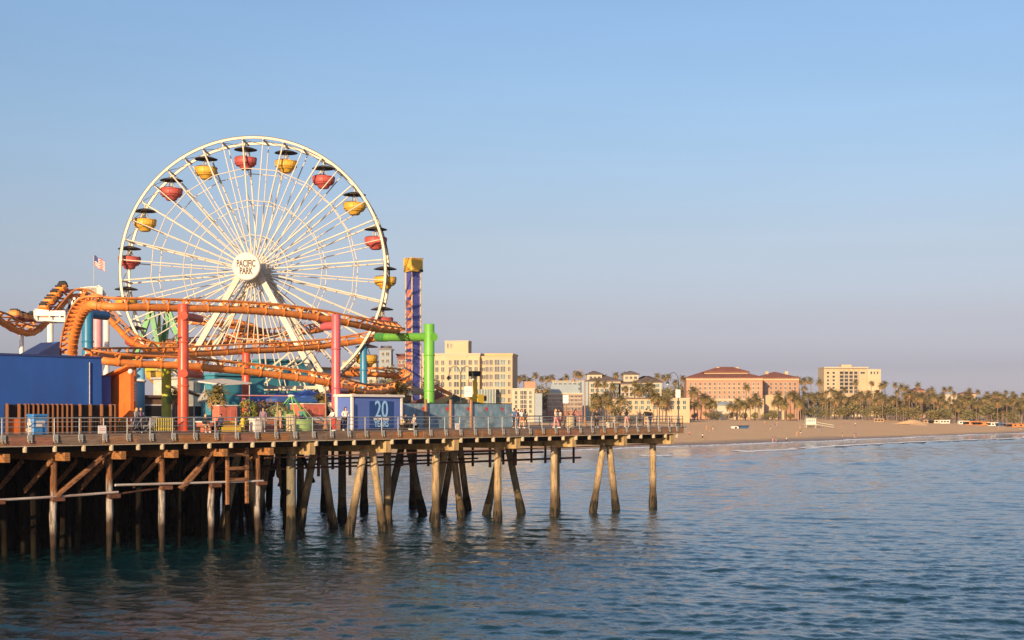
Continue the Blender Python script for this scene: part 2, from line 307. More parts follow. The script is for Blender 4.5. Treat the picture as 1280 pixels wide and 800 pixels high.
# ---------------------------------------------------------------- the pier
def wood(name, c, dark=(.03, .02, .015), damt=.75, st=(1, 6, 6), var=.3): return mat(name, c, .85, var, 2.2, .5, dark=dark, dscale=.9, damt=damt, stretch=st, spec=.25)
def column_mat(name, top, mid, low, z1, z2, z3, streak=(.05, .035, .02), amt=.7, rough=.85, spec=.3):
    """a pile: clean top, weathered middle, growth and, on timber, painted shade below; the bands move with the pile (object coordinates from the waterline up)"""
    m = bpy.data.materials.new(name); m.use_nodes = True; n = m.node_tree; L = n.links.new; b = n.nodes['Principled BSDF']; b.inputs['Roughness'].default_value = rough; b.inputs['Specular IOR Level'].default_value = spec
    tc = n.nodes.new('ShaderNodeTexCoord'); oi = n.nodes.new('ShaderNodeObjectInfo'); sp = n.nodes.new('ShaderNodeSeparateXYZ'); L(tc.outputs['Object'], sp.inputs[0])
    of = n.nodes.new('ShaderNodeVectorMath'); of.operation = 'ADD'; L(tc.outputs['Object'], of.inputs[0]); cx = n.nodes.new('ShaderNodeVectorMath'); cx.operation = 'SCALE'; cx.inputs[0].default_value = (37, 19, 5); L(oi.outputs['Random'], cx.inputs['Scale']); L(cx.outputs[0], of.inputs[1])
    mp = n.nodes.new('ShaderNodeMapping'); mp.inputs['Scale'].default_value = (4, 4, .5); L(of.outputs[0], mp.inputs[0])
    n1 = n.nodes.new('ShaderNodeTexNoise'); n1.inputs['Scale'].default_value = 1.6; n1.inputs['Detail'].default_value = 8; n1.inputs['Roughness'].default_value = .7; L(mp.outputs[0], n1.inputs[0])
    n2 = n.nodes.new('ShaderNodeTexNoise'); n2.inputs['Scale'].default_value = 5; n2.inputs['Detail'].default_value = 6; L(of.outputs[0], n2.inputs[0])
    zz = n.nodes.new('ShaderNodeMath'); zz.operation = 'MULTIPLY_ADD'; zz.inputs[1].default_value = 1.6; L(n1.outputs[0], zz.inputs[0]); L(sp.outputs[2], zz.inputs[2])
    za = n.nodes.new('ShaderNodeMath'); za.operation = 'MULTIPLY_ADD'; za.inputs[1].default_value = .9; L(oi.outputs['Random'], za.inputs[0]); L(zz.outputs[0], za.inputs[2])
    r = n.nodes.new('ShaderNodeMapRange'); r.inputs[1].default_value = 0; r.inputs[2].default_value = 10; L(za.outputs[0], r.inputs[0])
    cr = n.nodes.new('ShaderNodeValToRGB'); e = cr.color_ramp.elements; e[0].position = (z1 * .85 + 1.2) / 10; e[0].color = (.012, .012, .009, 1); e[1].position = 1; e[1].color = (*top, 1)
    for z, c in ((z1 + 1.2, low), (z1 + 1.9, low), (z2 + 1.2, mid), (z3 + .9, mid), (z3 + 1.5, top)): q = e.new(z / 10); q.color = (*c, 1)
    L(r.outputs[0], cr.inputs[0])
    r2 = n.nodes.new('ShaderNodeMapRange'); r2.inputs[1].default_value = .47; r2.inputs[2].default_value = .6; r2.inputs[4].default_value = amt; L(n1.outputs[0], r2.inputs[0])
    mx = n.nodes.new('ShaderNodeMix'); mx.data_type = 'RGBA'; L(r2.outputs[0], mx.inputs[0]); L(cr.outputs[0], mx.inputs[6]); mx.inputs[7].default_value = (*streak, 1)
    hv = n.nodes.new('ShaderNodeHueSaturation'); q = n.nodes.new('ShaderNodeMapRange'); q.inputs[3].default_value = .72; q.inputs[4].default_value = 1.18; L(n2.outputs[0], q.inputs[0]); L(q.outputs[0], hv.inputs['Value']); L(mx.outputs[2], hv.inputs['Color']); L(hv.outputs[0], b.inputs['Base Color'])
    bp = n.nodes.new('ShaderNodeBump'); bp.inputs['Strength'].default_value = .8; bp.inputs['Distance'].default_value = .06; L(n1.outputs[0], bp.inputs['Height']); L(bp.outputs[0], b.inputs['Normal']); return m
M_CONC = column_mat('concrete_pile', (.54, .41, .25), (.42, .31, .18), (.085, .062, .035), 1.1, 3.0, 5.0, (.12, .085, .05), .7)
M_CONC_DULL = column_mat('dull_concrete_pile', (.22, .19, .13), (.20, .18, .13), (.12, .09, .05), 1.4, 2.2, 4.0, (.06, .05, .03), .6)  # duller, greyer concrete for the first front pile and some rear ones
M_TIMB = column_mat('timber_pile', (.22, .095, .04), (.42, .37, .33), (.045, .03, .022), 1.2, 2.6, 4.5, (.04, .025, .018), .85)  # dark low band also paints shadow onto the pile bottoms
M_TIMBD = column_mat('shade_painted_timber_pile', (.009, .007, .006), (.011, .009, .007), (.008, .006, .005), 1.2, 2.3, 4.3, (.02, .015, .01), .7, .95, .05)  # near-black colour paints the under-deck shade onto the rear piles
M_CAPC = wood('stained_concrete_cap', (.52, .37, .18), (.09, .065, .035), .8, (1.2, 1.2, .35), .25)
M_FASC = [wood('fascia_board_%s' % k, c, damt=.45, st=(.5, 4, 5)) for k, c in (('brown', (.32, .18, .105)), ('rust', (.38, .18, .075)), ('grey', (.24, .17, .13)), ('red', (.34, .16, .11)))]
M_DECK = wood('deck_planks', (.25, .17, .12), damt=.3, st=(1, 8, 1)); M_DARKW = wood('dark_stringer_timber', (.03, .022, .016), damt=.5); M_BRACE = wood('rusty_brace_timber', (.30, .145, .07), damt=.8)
M_CAPW = wood('orange_stained_cap_timber', (.36, .165, .06), damt=.6); M_PALE = mat('pale_joist_end', (.50, .42, .30), .8, .2, 9, .3, dark=(.2, .15, .1), damt=.4)
M_PIPE = mat('grey_painted_pipe', (.52, .47, .44), .6, .2, 2, .2, dark=(.2, .1, .06), damt=.8, stretch=(.3, 3, 3)); M_RUST = mat('rusty_iron', (.16, .065, .035), .8, .4, 4, .4, dark=(.03, .02, .015), damt=.7)
M_GALV = mat('galvanised_steel', (.42, .43, .42), .5, .18, 9, .1, .35, dark=(.2, .18, .15), damt=.4); M_PLATE = mat('grey_bolted_plate', (.36, .38, .39), .6, .2, 6, .15, .1, dark=(.16, .13, .1), damt=.5)

pier = thing('pier', 'long public pier on battered concrete and timber piles above the sea', 'pier', E0, PROT)
END = 74.25
dk = MB(); dk.prism([(-60, 0), (END, 0), (79.6, 23), (57, 23), (52, 30), (52, 78), (-60, 78)], 7.98, 8.10); dk.build('deck', M_DECK, pier)
# fascia: planks of uneven length and stand-off along the edge, in one row, plus a thin ledge below
x = -24.0; k = 0; fr2 = random.Random(8)
while x < END:
    ln = min(fr2.uniform(2.6, 4.4), END - x); off = fr2.uniform(0, .035); dz = fr2.uniform(-.012, .012)
    MB().cbox((0, 0, 0), (ln - .02, .09, .52), .012).build('fascia_plank', M_FASC[fr2.choice((0, 0, 1, 1, 2, 3))], pier).location = (x + ln / 2, -.05 - off, 7.73 + dz); x += ln
MB().bb((-24, -.13, 8.0), (END + .1, .06, 8.10)).build('edge_curb', M_FASC[2], pier).location.z = .003
MB().bb((-24, -.16, 7.40), (END + .05, .0, 7.455)).build('edge_ledge', M_PALE, pier)
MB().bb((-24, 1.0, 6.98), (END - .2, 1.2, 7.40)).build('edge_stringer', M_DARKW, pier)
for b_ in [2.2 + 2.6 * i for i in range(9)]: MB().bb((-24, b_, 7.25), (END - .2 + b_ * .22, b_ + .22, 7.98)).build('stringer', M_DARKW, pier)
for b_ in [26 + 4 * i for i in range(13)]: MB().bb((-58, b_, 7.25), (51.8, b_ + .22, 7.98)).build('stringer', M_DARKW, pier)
endm = MB().cbox((0, 0, 0), (.14, .3, .36), .02).mesh('joist_end', M_PALE); bx = -6.3
while bx < END: put(endm, 'joist_end', pier, (bx, -.12, 7.225)); bx += 1.98 + fr2.uniform(-.12, .12)
# end face of the pier, same planks
fv = V((79.6 - END, 23, 0)); fl = fv.length; fa = atan2(fv.y, fv.x); q = .0
while q < fl - .3:
    ln = min(3.6, fl - q); p = V((END, 0, 0)) + fv.normalized() * (q + ln / 2); MB().cbox((0, 0, 0), (ln - .02, .09, .52), .012).build('fascia_plank', M_FASC[fr2.randint(0, 3)], pier)
    COL.objects[-1].location = (p.x + .06, p.y, 7.73); COL.objects[-1].rotation_euler = (0, 0, fa); q += ln
# concrete bents
BC = [25.2 + 7.87 * i for i in range(7)]; front = ['I', 'A', 'I', 'I', 'I', 'A', 'I']
def pile_mesh(r, z0, z1, m_, n_=10, foot=0, lean=(0, 0), wob=.0, seed=0):
    q = random.Random(seed); pts = []; rs = []
    for i in range(9):
        t = i / 8; z = z0 + (z1 - z0) * t; pts.append((lean[0] * (1 - t) + q.uniform(-wob, wob), lean[1] * (1 - t) + q.uniform(-wob, wob), z)); rs.append(r * (1 + q.uniform(-.03, .03)) + (foot if z < .9 else 0))
    return MB().tube(pts, rs, n_).mesh('pile', m_)
PI = [pile_mesh(.33, -3, 6.6, M_CONC, 12, .1, seed=1), pile_mesh(.36, -3, 6.6, M_CONC_DULL, 12, .1, seed=2)]
PA = [pile_mesh(.31, -3, 6.6, M_CONC, 12, .1, (-2.1, .3), seed=3), pile_mesh(.31, -3, 6.6, M_CONC, 12, .1, (2.1, .3), seed=4)]
PD = [pile_mesh(.33, -3, 6.6, M_CONC_DULL, 12, .1, (-1.7, 1.3), seed=5), pile_mesh(.33, -3, 6.6, M_CONC_DULL, 12, .1, (1.6, -1.2), seed=6)]
for i, a in enumerate(BC):
    bmax = 22 if a > 50 else 76
    MB().cbox((0, 0, 0), (.62, bmax - .1, .92), .03).build('pile_cap', M_CAPC, pier).location = (a, bmax / 2 - .02, 6.86)
    if front[i] == 'I': put(PI[0] if i else PI[1], 'pile', pier, (a - .1, 2.3, 0))
    else:
        for j in (0, 1): put(PA[j], 'pile', pier, (a + (-.42, .42)[j], 2.3, 0))
    for r, b_ in enumerate((8.4, 14.6, 20.6) if a > 50 else (8.2, 13.8, 19.4, 25, 31, 37, 43, 49, 55, 61, 67, 73)):
        kind = fr2.choice('IIAD') if b_ < 30 else fr2.choice('IID')
        if i == 4: kind = {0: 'D', 1: 'A', 2: 'I'}[r]
        if i == 5: kind = {0: 'I', 1: 'x', 2: 'x'}[r]
        if i == 6: kind = 'x'
        if i == 3 and r: kind = 'D' if r == 1 else 'I'
        if kind == 'I': put(PI[r % 2], 'pile', pier, (a + fr2.uniform(-.1, .1), b_, 0), (0, 0, fr2.uniform(0, 6)))
        elif kind == 'A':
            for j in (0, 1): put(PA[j], 'pile', pier, (a + (-.4, .4)[j], b_, 0))
        elif kind == 'D':
            for j in (0, 1): put(PD[j], 'pile', pier, (a + (-.4, .4)[j], b_, 0))
# timber bents
BW = [.25 + 4.15 * i for i in range(6)] + [-3.9 - 4.15 * i for i in range(8)]
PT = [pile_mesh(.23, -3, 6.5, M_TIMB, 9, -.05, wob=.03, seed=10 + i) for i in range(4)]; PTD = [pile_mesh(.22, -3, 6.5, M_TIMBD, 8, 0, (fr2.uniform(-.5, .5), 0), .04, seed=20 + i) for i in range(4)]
for a in BW:
    MB().cbox((0, 0, 0), (.42, 77, .52), .03).build('pile_cap', M_CAPW, pier).location = (a + .04, 38.2, 6.72)
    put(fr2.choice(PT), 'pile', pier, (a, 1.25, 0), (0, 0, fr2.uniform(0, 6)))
    b_ = 4.2
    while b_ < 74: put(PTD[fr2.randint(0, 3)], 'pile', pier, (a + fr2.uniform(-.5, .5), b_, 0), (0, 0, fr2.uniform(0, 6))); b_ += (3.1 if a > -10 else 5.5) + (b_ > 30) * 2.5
    if a > -10:
        for b0, z0, b1, z1 in ((1.1, 6.4, 4.2, 4.4), (4.4, 6.4, 7.3, 4.5), (7.6, 6.4, 10.4, 4.5)): MB().bar((a - .27, b0, z0), (a - .27, b1, z1), .13, .3).build('diagonal_brace', M_BRACE, pier)
# the many piles farther in, too crowded to tell apart
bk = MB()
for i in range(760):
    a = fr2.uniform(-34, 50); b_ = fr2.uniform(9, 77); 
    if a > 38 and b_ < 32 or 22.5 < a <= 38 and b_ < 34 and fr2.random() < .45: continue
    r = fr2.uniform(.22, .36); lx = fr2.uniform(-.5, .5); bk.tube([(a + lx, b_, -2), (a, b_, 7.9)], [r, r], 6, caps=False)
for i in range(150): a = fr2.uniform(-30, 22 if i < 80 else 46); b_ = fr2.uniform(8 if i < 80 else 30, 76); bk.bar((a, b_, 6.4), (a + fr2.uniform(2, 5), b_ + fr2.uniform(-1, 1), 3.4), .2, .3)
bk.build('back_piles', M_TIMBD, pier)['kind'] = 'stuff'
# long raker between the first two bents, strut bundle and hanging ladder between the fourth and fifth
MB().bar((4.35, .95, 4.15), (8.3, .85, 7.0), .16, .42, V((0, -1, 0))).build('raker', M_BRACE, pier)
MB().bar((.3, .95, 4.5), (-2.3, 3.2, 3.5), .14, .2).build('raker', M_BRACE, pier)
MB().bar((14.0, 1.0, 4.3), (16.85, .9, 6.9), .16, .34, V((0, -1, 0))).build('raker', M_BRACE, pier)
MB().bar((14.6, 1.6, 4.1), (17.6, 1.6, 6.9), .14, .26, V((0, -1, 0))).build('raker', M_BRACE, pier)
for dx in (18.0, 19.75): MB().cbox((dx, .9, 5.0), (.24, .2, 4.0), .02).build('ladder_post', M_BRACE, pier)
for z in (4.75, 5.55, 6.5): MB().cbox((18.9, .82, z), (1.9, .12, .22), .02).build('ladder_rung', M_BRACE, pier)
# the grey water pipe strapped across the timber piles, stepping at the second bent
for p, q in (((-9, .94, 4.05), (4.6, .94, 4.15)), ((4.6, .94, 4.15), (9.0, .94, 4.25)), ((8.8, .97, 4.72), (21.3, .97, 4.55))): MB().tube([p, q], .085, 8).build('water_pipe', M_PIPE, pier)
for a in (.25, 4.4, 8.55, 12.7, 16.85, 21.0): MB().cbox((a + .1, .9, 4.0 if a < 9 else 4.4), (.9, .3, .26), .02).build('pipe_bracket', M_RUST, pier)
MB().tube([(8.8, 1.0, 4.1), (12.8, 1.6, 4.35)], .07, 7).build('water_pipe', M_RUST, pier)
# conduit under the caps and the catwalk of rusty pipework hung below the far side
MB().tube([(21.2, .7, 6.22), (40, .7, 6.3), (END - 1, 2.0, 6.38)], .05, 6).build('conduit', M_RUST, pier)
for i, b_ in enumerate((5.4, 11.2)): MB().tube([(20, b_, 5.15), (56 if i else 60, b_, 5.15)], .09, 6).build('hanging_pipe', M_RUST, pier)
for b_, z, a0, a1 in ((17.0, 4.55, 58, 79.5), (18.2, 4.5, 58, 79.5), (17.0, 5.6, 58, 66), (19.5, 5.2, 40, 76)): MB().cbox(((a0 + a1) / 2, b_, z), (a1 - a0, .16, .2), .02).build('catwalk_beam', M_RUST, pier)
hm = MB().cbox((0, 0, 0), (.2, .2, 3.2), .02).mesh('hanger', M_RUST); x = 58.3
while x < 79.6: put(hm, 'hanger', pier, (x, fr2.choice((17.0, 18.2)), 5.7 + fr2.uniform(-.25, .1))); x += fr2.choice((.9, 1.4, 2.0, 2.6))
x = 23
while x < 57: put(hm, 'hanger', pier, (x, fr2.choice((5.4, 11.2)), 6.2 + fr2.uniform(-.2, .1))); x += fr2.choice((2.0, 3.4, 4.2))
for i in range(26):
    a = fr2.uniform(21, 48); b_ = fr2.uniform(12, 40); MB().bar((a, b_, 6.6), (a + fr2.uniform(-3, 3), b_ + fr2.uniform(-1, 1), 3.2), .2, .25).build('cross_brace', M_DARKW, pier)

# railing along the edge: one thing, each post with its bolted plate
rail = thing('pier_railing', 'grey steel pipe railing bolted along the outer edge of the pier deck', 'railing', E0, PROT)
pm = MB().tube([(0, 0, 8.1), (0, 0, 9.17)], .035, 8).mesh('post', M_GALV)
plm = MB(); plm.cbox((0, 0, -.14), (.36, .05, .42), .02)
for sx in (-.09, .09): plm.tube([(sx, -.02, -.38), (sx, -.05, -.38)], .04, 6)
plm = plm.mesh('bolted_plate', [M_PLATE]); boltm = MB()
for sx in (-.1, .1):
    for sz in (-.28, -.40): boltm.tube([(sx, -.02, sz), (sx, -.07, sz)], .04, 6)
boltm = boltm.mesh('bolts', M_PALE)
for i in range(-6, 42):
    a = 1.79 * i + .1 if i < 41 else 73.0
    p = put(pm, 'post', rail, (a, -.02, 0)); pl = put(plm, 'bolted_plate', p, (0, -.16, 8.06)); put(boltm, 'bolts', p, (0, -.16, 8.06))['kind'] = 'stuff'
for z, r in ((9.17, .035), (8.93, .02), (8.62, .02), (8.26, .02)):
    MB().tube([(-14, -.02, z), (30, -.02, z), (END - .1, -.02, z)], r, 8).build('rail', M_GALV, rail)
far = thing('pier_railing', 'dark far railing along the end and back edge of the pier walkway', 'railing', E0, PROT)
def fp(t): return V((END, 0, 0)) + (V((79.6, 23, 0)) - V((END, 0, 0))) * t if t <= 1 else V((79.6, 23, 0)) + V((-22, 0, 0)) * (t - 1)
pd = MB().tube([(0, 0, 8.1), (0, 0, 9.17)], .04, 6).mesh('post', M_DARKW)
for i in range(24): q = fp(i / 12); put(pd, 'post', far, (q.x - .1, q.y - .05, 0))
for z in (9.17, 8.8, 8.45): MB().tube([fp(.0) + V((-.1, -.05, z)), fp(1) + V((-.1, -.05, z)), fp(1.95) + V((-.1, -.05, z))], .035, 6).build('rail', M_DARKW, far)
# ---------------------------------------------------------------- people: one continuous skinned body each, clothes and hair as children
M_SKIN = [mat('skin_%s' % k, c, .55, .06, 20, .03) for k, c in (('light', (.55, .33, .22)), ('tan', (.42, .23, .14)), ('brown', (.24, .125, .075)))]
M_FEAT = mat('eyes_and_lips', (.06, .025, .02), .5, .1)
HAIR = {k: mat('hair_' + k, c, .5, .25, 30, .3) for k, c in (('black', (.012, .010, .009)), ('brown', (.06, .03, .016)), ('blond', (.42, .28, .12)), ('grey', (.35, .33, .31)))}
CL = {k: mat('cloth_' + k, c, .85, .12, 12, .25) for k, c in (('white', (.75, .72, .66)), ('black', (.018, .018, .02)), ('grey', (.22, .22, .23)), ('blue', (.05, .13, .30)), ('denim', (.09, .14, .24)), ('red', (.50, .05, .04)), ('orange', (.62, .22, .05)), ('pink', (.66, .22, .24)), ('tan', (.42, .28, .16)), ('cream', (.66, .56, .42)), ('navy', (.025, .035, .09)), ('teal', (.06, .26, .28)), ('mauve', (.25, .17, .24)))}
def skin_build(nm, J, E_, root, lv=1):
    me = bpy.data.meshes.new(nm); ks = list(J); ix = {k: i for i, k in enumerate(ks)}
    me.from_pydata([J[k][:3] for k in ks], [(ix[a], ix[b]) for a, b in E_], [])
    o = bpy.data.objects.new(nm, me); COL.objects.link(o); sm = o.modifiers.new('s', 'SKIN'); sm.use_smooth_shade = True
    if lv: ss = o.modifiers.new('u', 'SUBSURF'); ss.levels = lv; ss.render_levels = lv
    bpy.context.view_layer.update()
    for i, k in enumerate(ks): s = me.skin_vertices[0].data[i]; r = J[k][3]; s.radius = r if isinstance(r, tuple) else (r, r); s.use_root = (k == root)
    me.update(); bpy.context.view_layer.update()
    out = bpy.data.meshes.new_from_object(o.evaluated_get(bpy.context.evaluated_depsgraph_get())); bpy.data.objects.remove(o); bpy.data.meshes.remove(me); out.name = nm; return out
def joints(pose):
    J = dict(pelvis=(0, 0, .95, (.15, .11)), spine=(0, 0, 1.14, (.125, .095)), chest=(0, 0, 1.33, (.16, .11)), neckb=(0, .01, 1.45, .062), neck=(0, 0, 1.51, .05), jaw=(0, -.015, 1.57, (.066, .075)), head=(0, -.005, 1.65, (.08, .098)), crown=(0, .0, 1.725, (.06, .075)), nose=(0, -.115, 1.625, .014),
             earL=(.088, .005, 1.635, .018), earR=(-.088, .005, 1.635, .018))
    lean = pose in ('lean', 'lean_back')
    for sd, s in (('L', 1), ('R', -1)):
        sh = (s * .18, .01, 1.40); el = (s * .23, .03, 1.13); wr = (s * .22, -.06, .88); hp = (s * .09, 0, .9); kn = (s * .1, -.02, .5); an = (s * .1, .02, .09)
        if pose == 'lean': el = (s * .24, -.16, 1.17); wr = (s * .12, -.40, 1.12)
        if pose == 'walk': el = (s * .23, .08 * s, 1.14); wr = (s * .22, .0 + .16 * s, .93); kn = (s * .1, -.02 - .14 * s, .51); an = (s * .1, .02 - .22 * s, .1 if s > 0 else .12)
        if pose == 'photo' and s > 0: el = (.26, -.15, 1.24); wr = (.12, -.30, 1.46)
        if pose == 'photo' and s < 0: el = (-.26, -.12, 1.2); wr = (-.08, -.31, 1.44)
        if pose == 'wide': el = (s * .30, .05, 1.2); wr = (s * .17, -.12, 1.02); kn = (s * .15, -.03, .5); an = (s * .2, .0, .09)
        if pose == 'sit': el = (s * .24, -.08, 1.14); wr = (s * .13, -.3, 1.0); hp = (s * .1, -.02, .92); kn = (s * .13, -.46, .93); an = (s * .14, -.44, .52)
        toe = (an[0] + s * .02, an[1] - .17, an[2] - .05)
        J.update({'sh' + sd: (*sh, .062), 'el' + sd: (*el, .044), 'wr' + sd: (*wr, .03), 'hp' + sd: (*hp, (.105, .105)), 'kn' + sd: (*kn, .062), 'an' + sd: (*an, .042), 'toe' + sd: (*toe, (.042, .032))})
        d = (V(wr) - V(el)).normalized(); x = d.cross(V((0, 1, .2))).normalized(); y = x.cross(d)
        pm_ = V(wr) + d * .07; J['pa' + sd] = (*pm_, (.038, .02))
        for f, (ox, l) in enumerate(((-.03, .075), (-.01, .088), (.01, .084), (.03, .066))):
            q = pm_ + x * ox + d * l * .55 - y * .012; J['f%d%s' % (f, sd)] = (*q, .0095); q2 = pm_ + x * ox * 1.1 + d * l - y * .04; J['g%d%s' % (f, sd)] = (*q2, .008)
        q = V(wr) + d * .05 - x * .05 - y * .02; J['t' + sd] = (*q, .011); J['u' + sd] = (*(q + d * .035 - x * .01), .009)
    if pose == 'sit': J = {k: (v[0], v[1], v[2] - .43, v[3]) for k, v in J.items()}
    if lean:
        for k in J:
            x, y, z, r = J[k]
            if z > .95 and k[:2] not in ('kn', 'an', 'hp'): J[k] = (x, y - (z - .95) * .28, z - .02 * (z - .95), r)
    return J
BE = [('pelvis', 'spine'), ('spine', 'chest'), ('chest', 'neckb'), ('neckb', 'neck'), ('neck', 'jaw'), ('jaw', 'head'), ('head', 'crown'), ('head', 'nose'), ('head', 'earL'), ('head', 'earR')]
for s in 'LR': BE += [('chest', 'sh' + s), ('sh' + s, 'el' + s), ('el' + s, 'wr' + s), ('wr' + s, 'pa' + s), ('pelvis', 'hp' + s), ('hp' + s, 'kn' + s), ('kn' + s, 'an' + s), ('an' + s, 'toe' + s), ('wr' + s, 't' + s), ('t' + s, 'u' + s)] + [x for f in range(4) for x in (('pa' + s, 'f%d%s' % (f, s)), ('f%d%s' % (f, s), 'g%d%s' % (f, s)))]
def mid(J, a, b, t, r): return (*(V(J[a][:3]) * (1 - t) + V(J[b][:3]) * t), r)
POSE = {}
def pose_set(pose):
    if pose in POSE: return POSE[pose]
    J = joints(pose); body = skin_build('body', J, BE, 'pelvis'); body.materials.append(M_SKIN[0]); body.materials.append(M_FEAT)
    # eyes and mouth as small dark lens shapes set in the face
    f = MB(); hx_, hy, hz = J['head'][:3]
    for s in (-1, 1): f.ball((hx_ + s * .033, hy - .088, hz + .0), .012, 6, (1.2, .5, .7))
    f.ball((hx_, hy - .086, hz - .072), .02, 6, (1.2, .4, .4)); fm = f.mesh('face', [M_FEAT])
    T = {}
    def shirt(sl):
        Q = {k: J[k] for k in ('pelvis', 'spine', 'chest', 'neckb', 'shL', 'shR')}; q = {}
        for k, v in Q.items():
            r = v[3] if isinstance(v[3], tuple) else (v[3], v[3]); g = .022 if k != 'neckb' else .01; q[k] = (*v[:3], (r[0] + g, r[1] + g))
        q['neckb'] = (*mid(J, 'chest', 'neckb', .8, .075),); e = [('pelvis', 'spine'), ('spine', 'chest'), ('chest', 'neckb')]
        for s in 'LR':
            q['sl' + s] = mid(J, 'sh' + s, 'el' + s, .55 if sl == 'short' else 1, .058); e += [('chest', 'sh' + s), ('sh' + s, 'sl' + s)]
            if sl == 'long': q['cf' + s] = mid(J, 'el' + s, 'wr' + s, .9, .042); e.append(('sl' + s, 'cf' + s))
        return skin_build('top', q, e, 'pelvis')
    def legs(ln):
        q = {'pelvis': (*J['pelvis'][:3], (.165, .125))}; e = []
        for s in 'LR':
            q['hp' + s] = (*J['hp' + s][:3], .122); t = {'shorts': .6}.get(ln, 1); q['kn' + s] = mid(J, 'hp' + s, 'kn' + s, t, .10 if ln == 'shorts' else .078); e += [('pelvis', 'hp' + s), ('hp' + s, 'kn' + s)]
            if ln == 'long': q['an' + s] = mid(J, 'kn' + s, 'an' + s, .93, .062); e.append(('kn' + s, 'an' + s))
        return skin_build('trousers' if ln == 'long' else 'shorts', q, e, 'pelvis')
    def shoes():
        b = MB()
        for s in 'LR':
            a, t = V(J['an' + s][:3]), V(J['toe' + s][:3]); b.tube([a + V((0, .05, -.03)), a + V((0, -.02, -.03)), t + V((0, 0, .005)), t + (t - a) * .2], [.045, .052, .048, .02], 8)
        return b.mesh('shoes', [CL['white']])
    def hair(long):
        h = V(J['head'][:3]); b = MB(); b.lathe([(.001, .112), (.05, .1), (.085, .06), (.1, .0), (.095, -.05)], 12, h + V((0, .018, .005)), Matrix.Diagonal((.93, 1.08, 1)).to_3x3())
        if long: b.tube([h + V((0, .07, .03)), h + V((0, .1, -.08)), h + V((0, .1, -.2)), h + V((0, .09, -.32))], [.07, .085, .075, .03], 8)
        return b.mesh('hair', [HAIR['brown']])
    T = dict(body=body, face=fm, top={'short': shirt('short'), 'long': shirt('long')}, legs={'shorts': legs('shorts'), 'long': legs('long')}, shoes=shoes(), hair={False: hair(False), True: hair(True)})
    for k in ('short', 'long'): T['top'][k].materials.append(CL['white']); 
    for k in ('shorts', 'long'): T['legs'][k].materials.append(CL['denim'])
    POSE[pose] = T; return T
def recol(o, m_): o.material_slots[0].link = 'OBJECT'; o.material_slots[0].material = m_
def person(label, loc, face_deg, pose='stand', top=('short', 'white'), legs=('long', 'denim'), hair=(False, 'brown'), skin=0, h=1.0, group=None, shoes='white', zoff=0):
    T = pose_set(pose); t = thing('person', label, 'person', (loc[0], loc[1], loc[2] + zoff), R(face_deg), group)
    for nm, me, m_ in (('body', T['body'], M_SKIN[skin]), ('face', T['face'], None), ('top', T['top'][top[0]], CL[top[1]]), ('trousers' if legs[0] == 'long' else 'shorts', T['legs'][legs[0]], CL[legs[1]]), ('shoes', T['shoes'], CL[shoes]), ('hair', T['hair'][hair[0]], HAIR[hair[1]])):
        o = put(me, nm, t, sc=(h, h, h)); 
        if m_ is not None: recol(o, m_)
    return t
# ---------------------------------------------------------------- ferris wheel and its gondolas
M_CREAM = mat('cream_white_paint', (.62, .555, .44), .5, .08, 1.5, .08, dark=(.45, .36, .25), damt=.25); M_CREAMD = mat('weathered_cream_paint', (.55, .48, .36), .5, .12, 1.5, .1, dark=(.35, .27, .2), damt=.35)
M_BLACK = mat('black_paint', (.025, .022, .02), .55, .3, 3, .1); M_SIGNW = mat('white_sign_face', (.68, .62, .56), .5, .03, 1, .03); M_LETTER = mat('dark_brown_lettering', (.05, .035, .03), .6, .1)
RW, DW = 12.9, 3.2
hub = at(316, 337.5, 139.0)
fw = thing('ferris_wheel', 'tall white ferris wheel with a round PACIFIC PARK hub sign', 'ferris wheel', (hub.x, hub.y, DECK))
HZ = hub.z - DECK; MY = Matrix.Rotation(-pi / 2, 3, 'X')                # lathe axis z -> y
def rimpt(t, r, y): return V((r * sin(t), y, HZ + r * cos(t)))          # t clockwise from the top as seen from the front
for y in (0, DW):
    d = .11; MB().lathe([(RW - .22, -d), (RW, -d), (RW, d), (RW - .22, d), (RW - .22, -d)], 120, (0, y, HZ), MY, False).build('rim', M_CREAM, fw)
    MB().lathe([(RW + .004, -.06), (RW + .07, -.06), (RW + .07, .06), (RW + .004, .06)], 120, (0, y, HZ), MY, False).build('rim_edge_ring', M_BLACK, fw)  # thin black ring round the outer edge of the rim
    MB().lathe([(.05, -.16), (1.15, -.16), (1.25, -.08), (1.25, .08), (1.15, .16), (.05, .16)], 32, (0, y, HZ), MY, False).build('hub_flange', M_CREAM, fw)
MB().lathe([(.05, -3.0), (.5, -3.0), (.5, DW + 1.6), (.05, DW + 1.6)], 20, (0, 0, HZ), MY).build('axle', M_CREAMD, fw)
MB().lathe([(.7, -1.9), (.95, -1.7), (.95, -1.3), (.7, -1.1)], 24, (0, 0, HZ), MY).build('bearing_drum', M_CREAMD, fw)
A0 = R(-4.5); N20 = 20
main = MB().tube([(0, 0, 1.1), (0, 0, RW - .4)], .082, 6).mesh('spoke', M_CREAM); thin = MB().tube([(0, 0, 1.1), (0, 0, RW - .4)], .055, 6).mesh('spoke', M_CREAM)
for k in range(2 * N20):
    t = A0 + k * pi / N20
    for y in (0, DW): put(main if k % 2 == 0 else thin, 'spoke', fw, (0, y + (.0 if k % 2 else .02), HZ), (0, t, 0))
